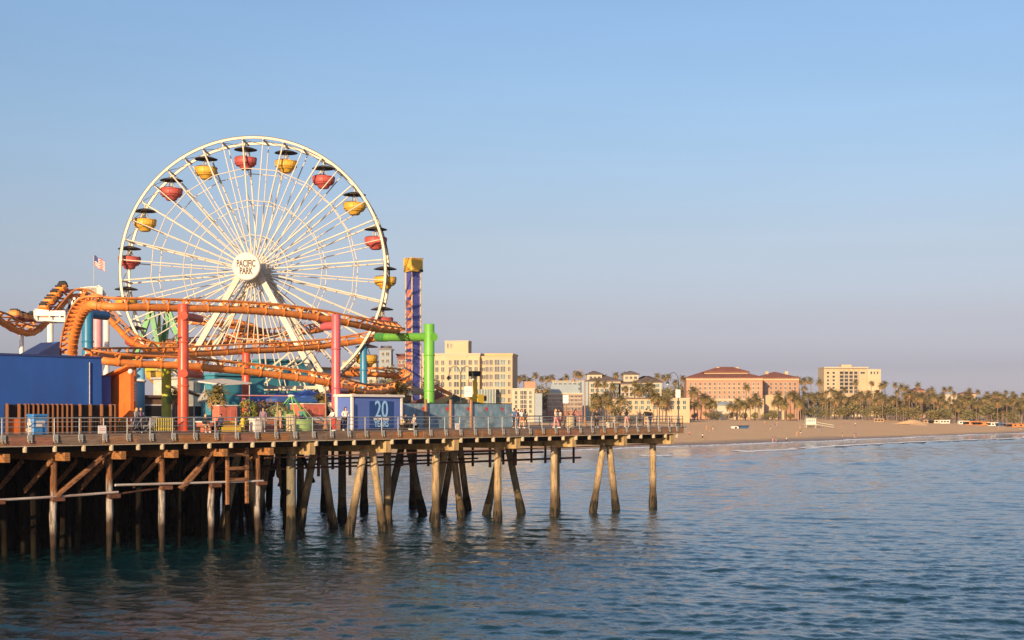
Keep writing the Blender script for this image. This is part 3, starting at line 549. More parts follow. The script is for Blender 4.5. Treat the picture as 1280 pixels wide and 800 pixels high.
for j, (rr_, r) in enumerate(((3.4, .035), (6.75, .045), (9.85, .045))):
    for y in (-.06, DW + .06): MB().tube([rimpt(A0 + k * 2 * pi / N20, rr_, y) for k in range(N20)], r, 6, True).build('ring_tie', M_CREAM, fw)
    tie = MB().tube([(0, -.06, rr_), (0, DW + .06, rr_)], .03, 5)
    if j: tie.tube([(0, 0, rr_ + .9), (0, DW, rr_ - .6)], .028, 5)
    tie = tie.mesh('cross_tie', M_CREAMD)
    for k in range(N20): put(tie, 'cross_tie', fw, (0, 0, HZ), (0, A0 + k * 2 * pi / N20, 0))
beam = MB().bar((0, -.1, RW - .22), (0, DW + .1, RW - .22), .14, .14).mesh('rim_beam', M_CREAMD)
for k in range(2 * N20): put(beam, 'rim_beam', fw, (0, 0, HZ), (0, A0 + k * pi / N20, 0))
zz = MB()
for k in range(2 * N20): zz.tube([rimpt(A0 + k * pi / N20, RW - .3, 0), rimpt(A0 + (k + 1) * pi / N20, RW - .3, DW)], .03, 5)
zz.build('rim_bracing', M_CREAMD, fw)
# legs: an A-frame before and behind the wheel
for y, yb in ((-1.5, -2.4), (DW + 1.2, DW + 2.2)):
    for sx in (-1, 1):
        x1 = -9.3 if sx < 0 else 8.9; MB().bar((sx * .55, y, HZ + .1), (x1, yb, .0), .52, .45, V((0, 1, 0))).build('support_leg', M_CREAM, fw)
        MB().bar((x1 * .5, (y + yb) / 2, HZ * .5), (0, (y + yb) / 2 + .05, HZ * .27), .16, .16).build('leg_strut', M_CREAMD, fw)
    MB().bar((-7.0, yb + .15, 3.8), (6.7, yb + .15, 3.8), .25, .3).build('cross_beam', M_CREAMD, fw)
for sx in (-1, 1): MB().bar((sx * 9.1, -2.4, .5), (sx * 9.1, DW + 2.2, .5), .4, .5).build('base_beam', M_CREAMD, fw)
sg = MB(); sg.lathe([(.01, -3.55), (1.24, -3.55), (1.32, -3.48), (1.32, -3.0), (.01, -3.0)], 48, (0, 0, HZ), MY, False); sg = sg.build('hub_sign', M_SIGNW, fw)
for txt, z in (('PACIFIC', .24), ('PARK', -.46)):
    put(text_mesh(txt, M_LETTER, .9, .56, .01, .022), 'lettering', sg, (0, -3.57, HZ + z), (pi / 2, 0, 0))
# a gondola: canopy, hangers, stepped tub with a bench ring
M_RED = mat('red_gondola_paint', (.46, .09, .075), .5, .15, 3, .08, dark=(.2, .03, .03), damt=.35); M_YEL = mat('yellow_gondola_paint', (.62, .37, .05), .5, .12, 3, .08, dark=(.4, .2, .03), damt=.35)
M_CANO = mat('dark_canopy', (.055, .045, .035), .7, .3, 3, .1); M_BENCH = mat('maroon_vinyl', (.12, .03, .03), .5, .2, 4, .1)
def sq(b):
    b.v = [V((p.x * .95, p.y * .95, -1.62 + (p.z + 1.62) * .84)) for p in b.v]; return b
def gondola_meshes(m_):
    c = MB().lathe([(.04, -.46), (.25, -.50), (.7, -.60), (1.12, -.74), (1.12, -.78), (.7, -.70), (.04, -.64)], 20).mesh('canopy', M_CANO)
    ribs = MB()
    for k in range(10): t = 2 * pi * k / 10; ribs.tube([(.1 * cos(t), .1 * sin(t), -.455), (.7 * cos(t), .7 * sin(t), -.595), (1.12 * cos(t), 1.12 * sin(t), -.735)], .018, 4)
    h = MB().tube([(0, -1.6, 0), (0, 1.6, 0)], .06, 8); h.tube([(0, 0, 0), (0, 0, -2.4)], .07, 8)
    for k in range(4): t = pi / 4 + k * pi / 2; h.tube([(.08 * cos(t), .08 * sin(t), -.66), (.5 * cos(t), .5 * sin(t), -1.5), (.62 * cos(t), .62 * sin(t), -2.4)], .028, 5)
    tb = MB().lathe([(1.02, -1.68), (1.15, -1.66), (1.18, -1.58), (1.12, -1.54), (1.02, -1.6)], 20)
    tb.lathe([(.02, -2.92), (.42, -2.92), (.55, -2.84), (.62, -2.62), (.92, -2.42), (1.08, -2.2), (1.15, -1.64), (1.07, -1.64), (1.0, -2.2), (.02, -2.45)], 20)
    bands = MB()
    for z, r in ((-2.2, 1.09), (-2.43, .93)): bands.lathe([(r, z - .03), (r + .025, z - .03), (r + .025, z + .03), (r, z + .03)], 20)
    for k in range(8): t = 2 * pi * k / 8; bands.tube([(1.155 * cos(t), 1.155 * sin(t), -1.66), (1.09 * cos(t), 1.09 * sin(t), -2.2), (.93 * cos(t), .93 * sin(t), -2.43)], .022, 4)
    b = MB().lathe([(.62, -2.05), (.98, -2.05), (1.02, -1.5), (.94, -1.46), (.9, -1.95), (.62, -1.98)], 20, arc=pi * 1.6)
    b.lathe([(.02, -1.78), (.32, -1.78), (.32, -1.72), (.02, -1.72)], 12)
    return (('canopy', c), ('tub', sq(tb).mesh('tub', m_)), ('hanger', h.mesh('hanger', M_CREAMD)), ('bench', b.mesh('bench', M_BENCH))), ribs.mesh('canopy_rib', M_BLACK), sq(bands).mesh('tub_band', m_)
GM = [gondola_meshes(M_RED), gondola_meshes(M_YEL)]
CLOCK = ['at the very top of the wheel', 'next to the right of the topmost one', 'second to the right of the topmost one', 'third clockwise from the topmost one', 'high on the right side, fourth clockwise from the top', 'at the far right of the wheel near the drop tower', 'just under the far right one by the drop tower', 'low on the right behind the upper orange track', 'lower right behind the orange coaster rails', 'near the bottom, just right of the lowest ones', 'at the very bottom of the wheel', 'near the bottom, just left of the lowest ones', 'at the lower left behind the red column', 'low on the left among white legs', 'low on the left beside the white lift hill post', 'at the far left just below hub height', 'at the far left just above hub height', 'third to the left of the topmost one', 'second to the left of the topmost one', 'next to the left of the topmost one']
for k in range(N20):
    col = 'red' if k % 2 == 0 else 'yellow'; p = rimpt(A0 + k * 2 * pi / N20, RW - .22, DW / 2) + V((hub.x, hub.y, DECK))
    t = thing('gondola', '%s gondola %s' % (col, CLOCK[k]), 'gondola', p, rnd.uniform(-.12, .12), 'gondolas hanging from the ferris wheel')
    parts, ribs, bands = GM[k % 2]
    for nm, me in parts:
        o = put(me, nm, t)
        if nm == 'canopy': put(ribs, 'canopy_rib', o)
        if nm == 'tub': put(bands, 'tub_band', o)

# ---------------------------------------------------------------- roller coaster
M_OR = mat('orange_track_paint', (.76, .26, .055), .55, .18, 2, .1, dark=(.40, .14, .05), damt=.4, dscale=1.1); M_ORD = mat('orange_rail_paint', (.74, .27, .07), .55, .2, 2, .1, dark=(.25, .10, .05), damt=.5)
M_RPOST = mat('red_post_paint', (.62, .095, .045), .35, .1, 1.5, .06, dark=(.35, .05, .03), damt=.3); M_PPOST = mat('pink_post_paint', (.55, .115, .13), .35, .1, 1.5, .06, dark=(.3, .05, .06), damt=.3)
M_BPOST = mat('blue_post_paint', (.03, .20, .36), .35, .1, 1.5, .06); M_GPOST = mat('lime_green_post_paint', (.14, .42, .05), .35, .1, 1.5, .06); M_PALEP = mat('pale_pink_post_paint', (.66, .28, .30), .4, .1, 1.5, .06); M_OPOST = mat('orange_post_paint', (.70, .22, .05), .4, .1, 1.5, .06)
M_WPOST = mat('white_post_paint', (.78, .74, .68), .5, .06, 1.5, .06, dark=(.5, .42, .34), damt=.3)
rc = thing('roller_coaster', 'winding orange roller coaster track on coloured tubular posts', 'roller coaster', D(229, 9))
def track(ctrl, rs=.285, gauge=.95, up=.62, tie=1.5, step=.55, big=True, name='spine_tube', rr=.08):
    """ctrl: (x, y, z, bank) of the spine; two rails carried above it by ties"""
    pts = smoothpath(ctrl, step); P = [V(p[:3]) for p in pts]; L1, R1 = [], []; fr = []
    for i, p in enumerate(P):
        t = (P[min(i + 1, len(P) - 1)] - P[max(i - 1, 0)]).normalized(); sd = t.cross(V((0, 0, 1))); sd = sd.normalized() if sd.length > .05 else V((1, 0, 0)); u = sd.cross(t)
        q = Matrix.Rotation(pts[i][3], 3, t); sd = q @ sd; u = q @ u; fr.append((p, sd, u)); L1.append(p + u * up - sd * gauge / 2); R1.append(p + u * up + sd * gauge / 2)
    if rs: MB().tube(P, rs, 12).build(name, M_OR, rc, True)
    MB().tube(L1, rr, 7).build('rail', M_ORD, rc, True); MB().tube(R1, rr, 7).build('rail', M_ORD, rc, True)
    k = max(1, round(tie / step)); tm = MB(); acc = []
    for i in range(k // 2, len(fr), k):
        p, sd, u = fr[i]; t_ = MB()
        for s_ in (-1, 1):
            if rs: t_.bar(p + u * rs * .7 + sd * s_ * rs * .6, p + u * (up - .02) + sd * s_ * gauge / 2, .09, .17)
        t_.bar(p + u * (up - .05) - sd * gauge / 2, p + u * (up - .05) + sd * gauge / 2, .08, .13)
        if rs: t_.tube([p - fr[i][1].cross(fr[i][2]) * .06, p + fr[i][1].cross(fr[i][2]) * .06], rs + .035, 12)
        acc.append(t_)
    for t_ in acc: t_.build('track_tie', M_OR, rc, True)
    return fr
def tp(u, v, b, bank=0): P = D(u, b); P.z = zat(v, P); return (*P, bank)
# A: the upper straight, banking into the turn at the right and coming back deeper as B
trA = [tp(124, 381, 10.5), tp(140, 383.5, 9.2), tp(180, 384, 8.8), tp(220, 385, 8.7), tp(260, 386, 8.6), tp(310, 388, 8.6), tp(350, 391, 8.6), tp(390, 396, 8.6, .05), tp(415, 400, 8.7, .12), tp(445, 406, 9.2, .3), tp(470, 411, 10.3, .5), tp(490, 413, 12.6, .6), tp(496, 414, 15.5, .65), tp(488, 418, 18.6, .6), tp(470, 423, 20.4, .4), tp(440, 428, 21, .2), tp(400, 433, 21), tp(350, 437, 20.5), tp(310, 438.5, 20), tp(270, 441, 19.5), tp(230, 443, 18.8), tp(180, 444.5, 17.8), tp(140, 445, 16.5), tp(112, 446, 14)]
fA = track(trA)
trC = [tp(108, 447, 11), tp(130, 451, 9.8), tp(165, 454.5, 9.4), tp(200, 456, 9.2), tp(230, 457.5, 9), tp(260, 460, 9), tp(310, 464.5, 9), tp(350, 469.5, 9), tp(390, 475, 9), tp(415, 480, 9.2), tp(440, 487, 9.8), tp(462, 491, 11), tp(485, 488, 13, -.2), tp(505, 482, 16, -.4), tp(512, 476, 20, -.5), tp(500, 471, 24, -.4), tp(470, 468, 26, -.2), tp(430, 467, 27)]
fC = track(trC, rs=.285)
# left: the tight curve that drops behind the blue building
trL = [(*at(126, 382.5, 97.6), 0), (*at(115, 381, 97.6), -.25), (*at(106, 387, 98.8), -.55), (*at(99, 400, 100.4), -.75), (*at(94, 415, 101.8), -.85), (*at(91, 432, 103), -.85), (*at(91, 452, 104), -.7), (*at(97, 470, 104), -.5)]
track(trL, rs=.34, gauge=1.05, up=.62, tie=.55, step=.27)
# lift hill and the dips left of it, farther back
trH = [(*at(-60, 398, 110), 0), (*at(-25, 396, 112), 0), (*at(0, 402, 114), 0), (*at(18, 412, 116.2), 0), (*at(37, 416.5, 118.7), 0), (*at(52, 409, 120.8), 0), (*at(64, 395, 122.5), 0), (*at(77, 381, 124.2), 0), (*at(90, 371.5, 125.4), 0), (*at(104, 371, 126), 0), (*at(116, 378, 126.5), 0), (*at(132, 394, 127), 0), (*at(148, 411, 127.5), 0), (*at(163, 426, 128), 0), (*at(185, 436, 129), 0), (*at(215, 438, 131), 0)]
fH = track(trH, rs=.26, gauge=1.2, up=.6, tie=1.08, step=.18)
# helix behind the wheel, its ties close together
hx = []
for i in range(23):
    t = -pi * .9 + i * pi / 8; c = at(352, 408, 152); hx.append((c.x + 5.2 * cos(t), c.y + 5.2 * sin(t), c.z + 1.6 - i * .19, .45))
track(hx, rs=.26, gauge=1.1, up=.55, tie=.8)
hx = [(x - 8.0, y + 2, z - .8, b_) for x, y, z, b_ in hx[2:20]]; track(hx, rs=.26, gauge=1.1, up=.55, tie=.8)
def post(u, b, vtop, r, m_, arm=None, name='support_post', Y=None, vbase=None, flange=()):
    P = D(u, b) if Y is None else at(u, 500, Y); P.z = DECK; zt = zat(vtop, P)
    o = MB().lathe([(.01, zt), (r * .93, zt), (r, zt - .06), (r, DECK + .02)], 20, (P.x, P.y, 0)).build(name, m_, rc, True)
    for q_ in ((.36, .7) if zt - DECK > 3 else (.5,)):
        z = DECK + (zt - DECK) * q_; MB().lathe([(r, z - .07), (r + .05, z - .05), (r + .05, z + .05), (r, z + .07)], 20, (P.x, P.y, 0)).build('weld_collar', m_, o, True)
    if arm:
        q = V(arm[0]); z = q.z; MB().tube([(P.x, P.y, z), tuple(q)], arm[1], 14).build('support_arm', m_, o, True)
    MB().lathe([(r + .004, DECK + .02), (r + .28, DECK + .02), (r + .28, DECK + .08), (r + .004, DECK + .08)], 20, (P.x, P.y, 0)).build('base_flange', m_, o, True)
    for v in flange:
        z = zat(v, P); dv = V((.25, -1, 0)).normalized(); MB().tube([V((P.x, P.y, z)), V((P.x, P.y, z)) + dv * (r + .12)], .32, 14).build('bolted_flange', m_, o, True)
    return P, o
def nearest(fr, u): return min((q[0] for q in fr), key=lambda p: abs(640 + FPX * p.x / p.y - u))
qa = V((*tp(238, 393, 8.7)[:3],)); qc = V((*tp(238, 465, 9)[:3],))
P, o = post(229, 7.2, 380, .40, M_RPOST, None, flange=(395, 467))
for v, b in ((395, 9.0), (467, 9.3)):
    z = zat(v, P); q = D(250, b); MB().tube([(P.x, P.y, z), (q.x, q.y, z)], .3, 14).build('support_arm', M_RPOST, o, True)
P, o = post(420, 7.2, 393, .37, M_PPOST, None)
z = zat(407, P); q = D(404, 9); MB().tube([(P.x, P.y, z), (q.x, q.y, z)], .36, 14).build('support_arm', M_PPOST, o, True)
z = zat(488, P); q = D(433, 9.2); MB().tube([(P.x, P.y, z), (q.x, q.y, z)], .24, 12).build('support_arm', M_PPOST, o, True)
P, o = post(536.5, 8.75, 405, .47, M_GPOST, None)
z = zat(421.5, P); q = D(480, 17.2); zq = zat(421.5, q); MB().tube([(P.x + .45, P.y - .3, z), (q.x, q.y, zq)], .39, 16).build('support_arm', M_GPOST, o, True)
dd = (V((q.x, q.y, zq)) - V((P.x, P.y, z))).normalized(); qq = V((q.x, q.y, zq)); MB().tube([qq - dd * .5, qq + dd * 1.3], .43, 16).build('arm_sleeve', mat('dark_green_sleeve', (.05, .25, .05), .4, .1), o, True)
P, o = post(109.5, 15, 379, .42, M_BPOST, None)
z = zat(392, P); q = D(133, 16); MB().tube([(P.x, P.y, z), (q.x, q.y, z)], .36, 14).build('support_arm', M_BPOST, o, True)
post(121.5, 20, 396, .40, M_PALEP); post(91, 16.5, 414, .34, M_GPOST)
post(307.5, 19.6, 441, .36, M_RPOST); post(454.5, 21, 432, .36, M_BPOST)
P, o = post(165, 10, 456, .34, M_OPOST)
for u, v, Yp, r in ((27, 419, 117.4, .18), (63, 402, 124.6, .26), (133, 398, 127, .26)): post(u, 0, v, r, M_WPOST, Y=Yp)
# white catwalk, lattice bracing and the stepped crest platform of the lift hill
def wpath(l, r, nm, m_=M_WPOST):
    b = MB()
    for p, q in l: b.bar(at(*p), at(*q), r, r)
    b.build(nm, m_, rc, True)
Yh = 118.2; wpath([((43, 398, Yh), (82, 400, Yh))], .35, 'catwalk_floor'); wpath([((62, 402, Yh + .8), (96, 401, Yh + 1))], .3, 'catwalk_floor')
pn = MB().box((0, 0, 0), (.5, .05, .42)).mesh('catwalk_panel', M_WPOST)
for i in range(6): q = at(46 + i * 10.2 / 1.0 * .62, 391.5, Yh - .6); put(pn, 'catwalk_panel', rc, q - rc.location)
wpath([((43.5, 398, Yh - .6), (43.5, 386, Yh - .6)), ((43, 386.5, Yh - .6), (82, 391, Yh - .6)), ((62, 398, Yh - .6), (62, 388, Yh - .6)), ((81, 400, Yh - .6), (81, 391, Yh - .6))], .1, 'catwalk_railing')
for seg in (((76, 399, 124.4), (76, 381, 124.4)), ((76, 382, 124.4), (87, 398, 124.4)), ((87, 399, 124.4), (87, 374, 124.4)), ((76, 399, 124.4), (93, 375, 124.4)), ((93, 392, 124.4), (93, 372, 124.4)), ((99, 386, 124.4), (99, 372, 124.4)), ((87, 392, 124.4), (99, 373, 124.4)), ((75, 399, 124.4), (106, 399, 124.4))): wpath([seg], .2, 'lattice_strut')
for seg in (((104, 366, 128), (150, 404, 129)), ((106, 360, 128), (123, 359, 128)), ((123, 357, 128), (152, 396, 129)), ((106, 360, 128), (106, 368, 128)), ((114, 360, 128), (114, 372, 128)), ((123, 357, 128), (123, 380, 128)), ((106, 369, 128), (123, 361, 128)), ((130, 367, 128.4), (130, 388, 128.4)), ((138, 377, 128.6), (138, 396, 128.6))): wpath([seg], .18, 'lattice_strut')
pn = MB().box((0, 0, 0), (1.0, .06, .62)).mesh('crest_panel', M_CREAM)
for u in (107.5, 114.5, 121.5): put(pn, 'crest_panel', rc, at(u - .5, 363.5, 127.7) - rc.location)
# two trains: cars following the rails
M_CAR = mat('orange_car_shell', (.72, .24, .03), .35, .12, 3, .06); M_CARD = mat('black_seat_foam', (.03, .028, .028), .7, .3, 5, .1); M_CARR = mat('dark_red_undercarriage', (.22, .03, .02), .6, .2, 4, .1); M_YDOT = mat('yellow_roundel', (.85, .62, .18), .5, .05, 3, .03)
def train(label, u0, u1, n_):
    fr = [q for q in fH if u0 <= 640 + FPX * q[0].x / q[0].y <= u1 and q[0].y < 126.2]; base = fr[0][0]
    t = thing('coaster_train', label, 'coaster train', (base.x, base.y, base.z + .7)); N = len(fr)
    for k in range(n_):
        i0 = int((N - 1) * k / n_); i1 = int((N - 1) * (k + .86) / n_); p, q = fr[i0], fr[i1]; c = (p[0] + q[0]) / 2 + (p[2] + q[2]) * .46; tt = (q[0] - p[0]); ln = tt.length; tt = tt.normalized(); u = (p[2] + q[2]).normalized(); sd = tt.cross(u)
        Mx = Matrix((tt, sd, u)).transposed()
        def bx(nm, mm, cc, dd, par, ch=.08): 
            b = MB().cbox(cc, dd, ch); b.v = [c + Mx @ x for x in b.v]; return b.build(nm, mm, par, True)
        car = bx('car', M_CAR, (0, 0, .36), (ln, .9, .46), t, .14); bx('undercarriage', M_CARR, (0, 0, .1), (ln * .95, 1.0, .2), car)
        for j in (-1, 1):
            bx('seat', M_CARD, (ln * .22 * j - .05, 0, .62), (.14, .7, .22), car, .06)
            b = MB()
            for z in (.32, .52):
                for x in (-.36, -.12, .12, .36): b.ball((x * ln * 1.1, -.455, z - .1), .07, 6, (1, .4, 1)) if j < 0 else None
            if j < 0: b.v = [c + Mx @ x for x in b.v]; b.build('roundel', M_YDOT, car, True)
        if k == n_ - 1: bx('nose', M_CARD, (ln * .5, 0, .5), (.45, .9, .55), car, .2)
    return t
train('orange coaster train with black nose climbing to the crest of the hill', 58, 89, 4)
train('orange coaster train with yellow roundels in the dip left of the crest', 14, 46, 4)

# ---------------------------------------------------------------- drop tower
M_TBLUE = mat('tower_blue_paint', (.06, .075, .30), .45, .12, 1, .06); M_TYEL = mat('tower_yellow_paint', (.72, .42, .05), .5, .08, 1, .06); M_TRED = mat('tower_red_panel', (.62, .16, .10), .5, .12, 2, .06, dark=(.75, .6, .4), damt=.5, dscale=2); M_TGOLD = mat('tower_gold_trim', (.66, .45, .22), .5, .1, 2, .06)
P = at(516.5, 500, 165); dt = thing('drop_tower', 'slim blue drop tower with red panels and a yellow box on top', 'drop tower', (P.x, P.y, DECK), R(40))
zt = zat(340, P) - DECK; zc = zat(324, P) - DECK
MB().cbox((0, 0, zt / 2), (1.12, 1.12, zt), .04).build('shaft', M_TBLUE, dt)
for x, y in ((-.6, -.6), (-.6, .6), (.6, -.6), (.6, .6)): MB().cbox((x, y, zt / 2), (.12, .12, zt), .02).build('corner_rail', M_TGOLD, dt)
cp = MB().cbox((0, 0, (zt + zc) / 2), (1.62, 1.62, zc - zt), .05).build('top_box', M_TYEL, dt); MB().cbox((0, 0, zc + .05), (1.7, 1.7, .12), .02).build('top_rim', M_TGOLD, cp)
MB().cbox((.55, -.83, zt + .12), (.5, .06, .3), .02).build('motor_hatch', M_BLACK, cp)
pan = MB().cbox((0, 0, 0), (.05, .72, .85), .02).mesh('face_panel', M_TRED); bulb = MB()
for i in range(18): bulb.ball((0, -.57, .8 + i * 1.0), .05, 6)
z = .9
while z < zt - 1.6: put(pan, 'face_panel', dt, (-.575, 0, z)); z += 1.18
for x in (-.4, .4): o = MB()
for x in (-.42, .42):
    o = MB(); o.v = [p + V((x, 0, 0)) for p in bulb.v]; o.f = bulb.f; o.m = bulb.m; o.s = bulb.s; o.build('light_string', M_TGOLD, dt)
# ---------------------------------------------------------------- on the pier: sheds, fences, kiosk, stalls
M_BLUE = mat('royal_blue_stucco', (.022, .105, .42), .8, .12, 1.2, .35, dark=(.025, .06, .26), damt=.5, stretch=(1, 1, .35)); M_BLUED = mat('dark_blue_roofing', (.03, .05, .16), .7, .15, 2, .2); M_KIOSK = mat('kiosk_blue_paint', (.10, .17, .50), .6, .06, 1, .08, dark=(.07, .11, .33), damt=.25)
M_ORW = mat('orange_wall_paint', (.70, .17, .03), .7, .1, 1.5, .2, dark=(.45, .10, .03), damt=.3); M_WTRIM = mat('white_trim_paint', (.74, .70, .64), .6, .08, 3, .1, dark=(.4, .34, .28), damt=.3); M_FIN = mat('orange_brown_fence_slat', (.22, .09, .04), .75, .25, 5, .25, dark=(.07, .03, .02), damt=.4, stretch=(3, 3, .5)); M_BLK = mat('black_screen', (.012, .012, .013), .7, .3, 3, .1)
M_SIGND = mat('dark_blue_sign_print', (.02, .06, .22), .5, .06, 2, .03); M_SIGNL = mat('light_blue_numerals', (.28, .52, .82), .5, .05, 2, .03); M_PAPER = mat('white_notice', (.78, .72, .68), .7, .08, 6, .05, dark=(.55, .35, .3), damt=.3)
M_TEAL = mat('teal_wall_paint', (.05, .26, .36), .6, .15, 1.5, .15); M_CANV = mat('blue_canvas', (.04, .15, .50), .8, .15, 3, .2); M_GREYC = mat('grey_canvas', (.40, .40, .38), .8, .12, 2, .2); M_GREEN = mat('green_steel_paint', (.06, .34, .09), .45, .15, 2, .08); M_YG = mat('yellow_green_paint', (.52, .50, .06), .5, .12, 2, .08)
M_WOODP = mat('weathered_fence_post', (.36, .21, .12), .85, .25, 3, .3, dark=(.12, .07, .04), damt=.5, stretch=(4, 4, .6))
def pf(name, label, cat, a, b, z=DECK, group=None): return thing(name, label, cat, PW(a, b, z), PROT, group)      # a thing lined up with the pier edge
aR = A(127, 6.5); zb = 5.2
bb_ = pf('blue_shed', 'long royal blue stucco shed behind the slatted fence at the left', 'building', aR - 8, 6.5)
MB().bb((-30, 0, 0), (8, 3.2, zb)).build('wall', M_BLUE, bb_); MB().bb((-30.05, -.06, zb), (8.06, 3.26, zb + .14)).build('coping', M_BLUED, bb_)
MB().prism([(8.0, .9), (9.35, .9), (9.35, 3.0), (8.0, 3.0)], 0, 3.95).build('annex_wall', M_BLUE, bb_); MB().bb((8.003, .85, 3.95), (9.4, 3.05, 4.05)).build('coping', M_BLUED, bb_)
w_ = MB(); x0, x1 = A(30, 10.6) - aR + 8, A(75, 10.6) - aR + 8; zA, zB = 5.0, zat(427, D(75, 10.6)) - DECK
w_.add([(x0 - 6, 4.1, 0), (x1, 4.1, 0), (x1, 4.1, zB), (x0, 4.1, zA), (x0 - 6, 4.1, zA - .3), (x0 - 6, 6.6, 0), (x1, 6.6, 0), (x1, 6.6, zB), (x0, 6.6, zA), (x0 - 6, 6.6, zA - .3)], [(0, 1, 2, 3, 4), (9, 8, 7, 6, 5), (1, 6, 7, 2), (2, 7, 8, 3), (3, 8, 9, 4), (0, 4, 9, 5)]); w_.build('sloped_parapet', M_BLUED, bb_)
for x, r in ((7.0, .045), (8.25, .05)): MB().tube([(x, -.07 if x < 8 else .82, .1), (x, -.07 if x < 8 else .82, 4.9 if x < 8 else 3.7)], r, 8).build('drain_pipe', M_GALV, bb_)
sb_ = thing('small_sign_box', 'small blue box on a short pole above the blue shed roof', 'sign', tuple(PW(A(70, 11), 11, DECK + 5.4))); MB().cbox((0, 0, .75), (.5, .2, .62), .03).build('sign_box', M_BLUE, sb_); MB().tube([(0, 0, 0), (0, 0, .5)], .05, 6).build('pole', M_BLK, sb_)
# orange wall house with a sloping eave and a globe lamp
a0 = A(163, 5.9); ob = pf('orange_wall', 'orange side wall with sloping eave beside the blue shed', 'wall', a0, 5.9)
o = MB(); o.add([(0, 0, 0), (0, 2.4, 0), (0, 2.4, 4.0), (0, 0, 4.6), (.3, 0, 0), (.3, 2.4, 0), (.3, 2.4, 4.0), (.3, 0, 4.6)], [(0, 3, 2, 1), (4, 5, 6, 7), (0, 4, 7, 3), (1, 2, 6, 5), (3, 7, 6, 2)]); o.build('wall', M_ORW, ob)
MB().bar((-.25, -.4, 4.72), (-.25, 2.7, 3.95), .6, .16).build('eave', M_OPOST, ob); MB().bb((-.03, .7, .02), (-.003, 1.5, 2.1)).build('door', M_ORW, ob)
MB().ball((-.3, -.45, 4.3), .2, 10).build('globe_lamp', M_WTRIM, ob)
# slatted screen: fins with their edges to the sea, orange boards at its left end, black mesh at its right
fn = pf('slatted_fence', 'tall orange-brown slatted screen with black gaps in front of the blue shed', 'fence', 0, 5.2)
hb = 2.0; MB().bb((A(8, 5.2), .18, .02), (A(147, 5.2), .24, hb - .05)).build('black_backing', M_BLK, fn)
fm_ = MB().cbox((0, 0, hb / 2), (.09, .3, hb), .012).mesh('slat', M_FIN); x = A(35, 5.2)
while x < A(95, 5.2): put(fm_, 'slat', fn, (x, 0, 0), (0, 0, rnd.uniform(-.06, .06))); x += .36
for u in (9, 24, 31.5, 100, 113, 127, 138, 143): put(fm_, 'slat', fn, (A(u, 5.2), 0, 0))
for u0, u1 in ((10, 23.2), (25, 31)): MB().cbox(((A(u0, 5.2) + A(u1, 5.2)) / 2, .06, .55), (A(u1, 5.2) - A(u0, 5.2), .06, 1.05), .015).build('orange_board', M_ORW, fn)
bf = pf('baluster_fence', 'low black baluster fence standing before the black mesh screen', 'fence', A(95, 4.4), 4.4); ln = A(142, 4.4) - A(95, 4.4); bm_ = MB().tube([(0, 0, 0), (0, 0, 1.15)], .02, 5).mesh('baluster', M_BLK)
for i in range(int(ln / .22)): put(bm_, 'baluster', bf, (i * .22, 0, 0))
for z in (.12, 1.15): MB().tube([(0, 0, z), (ln, 0, z)], .028, 6).build('rail', M_BLK, bf)
def picket(u0, u1, b, m_, label):
    t = pf('picket_fence', label, 'fence', A(u0, b), b, group=None); ln = A(u1, b) - A(u0, b); me = MB().cbox((0, 0, .55), (.07, .04, 1.0), .01).mesh('picket', m_)
    for i in range(int(ln / .2) + 1): put(me, 'picket', t, (i * .2, 0, 0))
    for z in (.2, .95): MB().bb((-.05, .025, z), (ln + .05, .07, z + .08)).build('rail', m_, t)
picket(145, 176, 6.2, mat('yellow_orange_fence_paint', (.62, .34, .08), .6, .15, 4, .1), 'orange-yellow picket fence beside the strollers near the orange house')
picket(190, 218, 6.4, mat('yellow_fence_paint', (.62, .50, .10), .6, .15, 4, .1), 'pale yellow picket fence just left of the tall red column')
# blue cart, notices tied to the rail
ct = pf('recycling_bin', 'bright blue recycling bin standing at the rail before the slatted screen', 'bin', A(46.5, .9), .9); M_BIN = mat('bright_blue_plastic', (.05, .22, .52), .4, .1, 3, .06)
MB().cbox((0, 0, .62), (1.05, .75, 1.15), .06).build('body', M_BIN, ct); MB().cbox((0, -.02, 1.26), (1.12, .82, .12), .04).build('lid', M_BIN, ct); MB().bb((-.3, -.382, .5), (.3, -.376, .9)).build('label_plate', M_PAPER, ct)
for sx in (-.4, .4): MB().tube([(sx - .05, -.3, .08), (sx + .05, -.3, .08)], .08, 8).build('wheel', M_BLK, ct)
bg_ = pf('cream_bag', 'lumpy cream bag slumped against the left side of the blue bin', 'bag', A(37, .9), .9); o = MB(); o.ball((0, 0, .3), .3, 8, (.8, .8, 1)); o.ball((.03, 0, .72), .24, 8, (.75, .8, 1)); o.build('sack', CL['cream'], bg_); MB().tube([(.03, 0, .92), (.06, 0, 1.05)], [.06, .1], 6).build('knot', CL['cream'], bg_)
def notice(u, v0, v1, wd, label):
    P = D(u, 0); h = zat(v0, P) - zat(v1, P); t = pf('notice_board', label, 'sign', A(u, 0), -.06, zat(v1, P)); MB().cbox((0, 0, h / 2), (wd, .02, h), .008).build('board', M_PAPER, t)
    for z in (h * .4, h * .6): MB().bb((-wd * .35, -.0125, z - .012), (wd * .35, -.0105, z + .012)).build('print_line', CL['red'], t)
notice(127, 532, 542, .62, 'white notice board tied to the rail before the black mesh screen'); notice(571, 529, 537, .5, 'white notice board tied to the rail before the mural fence')
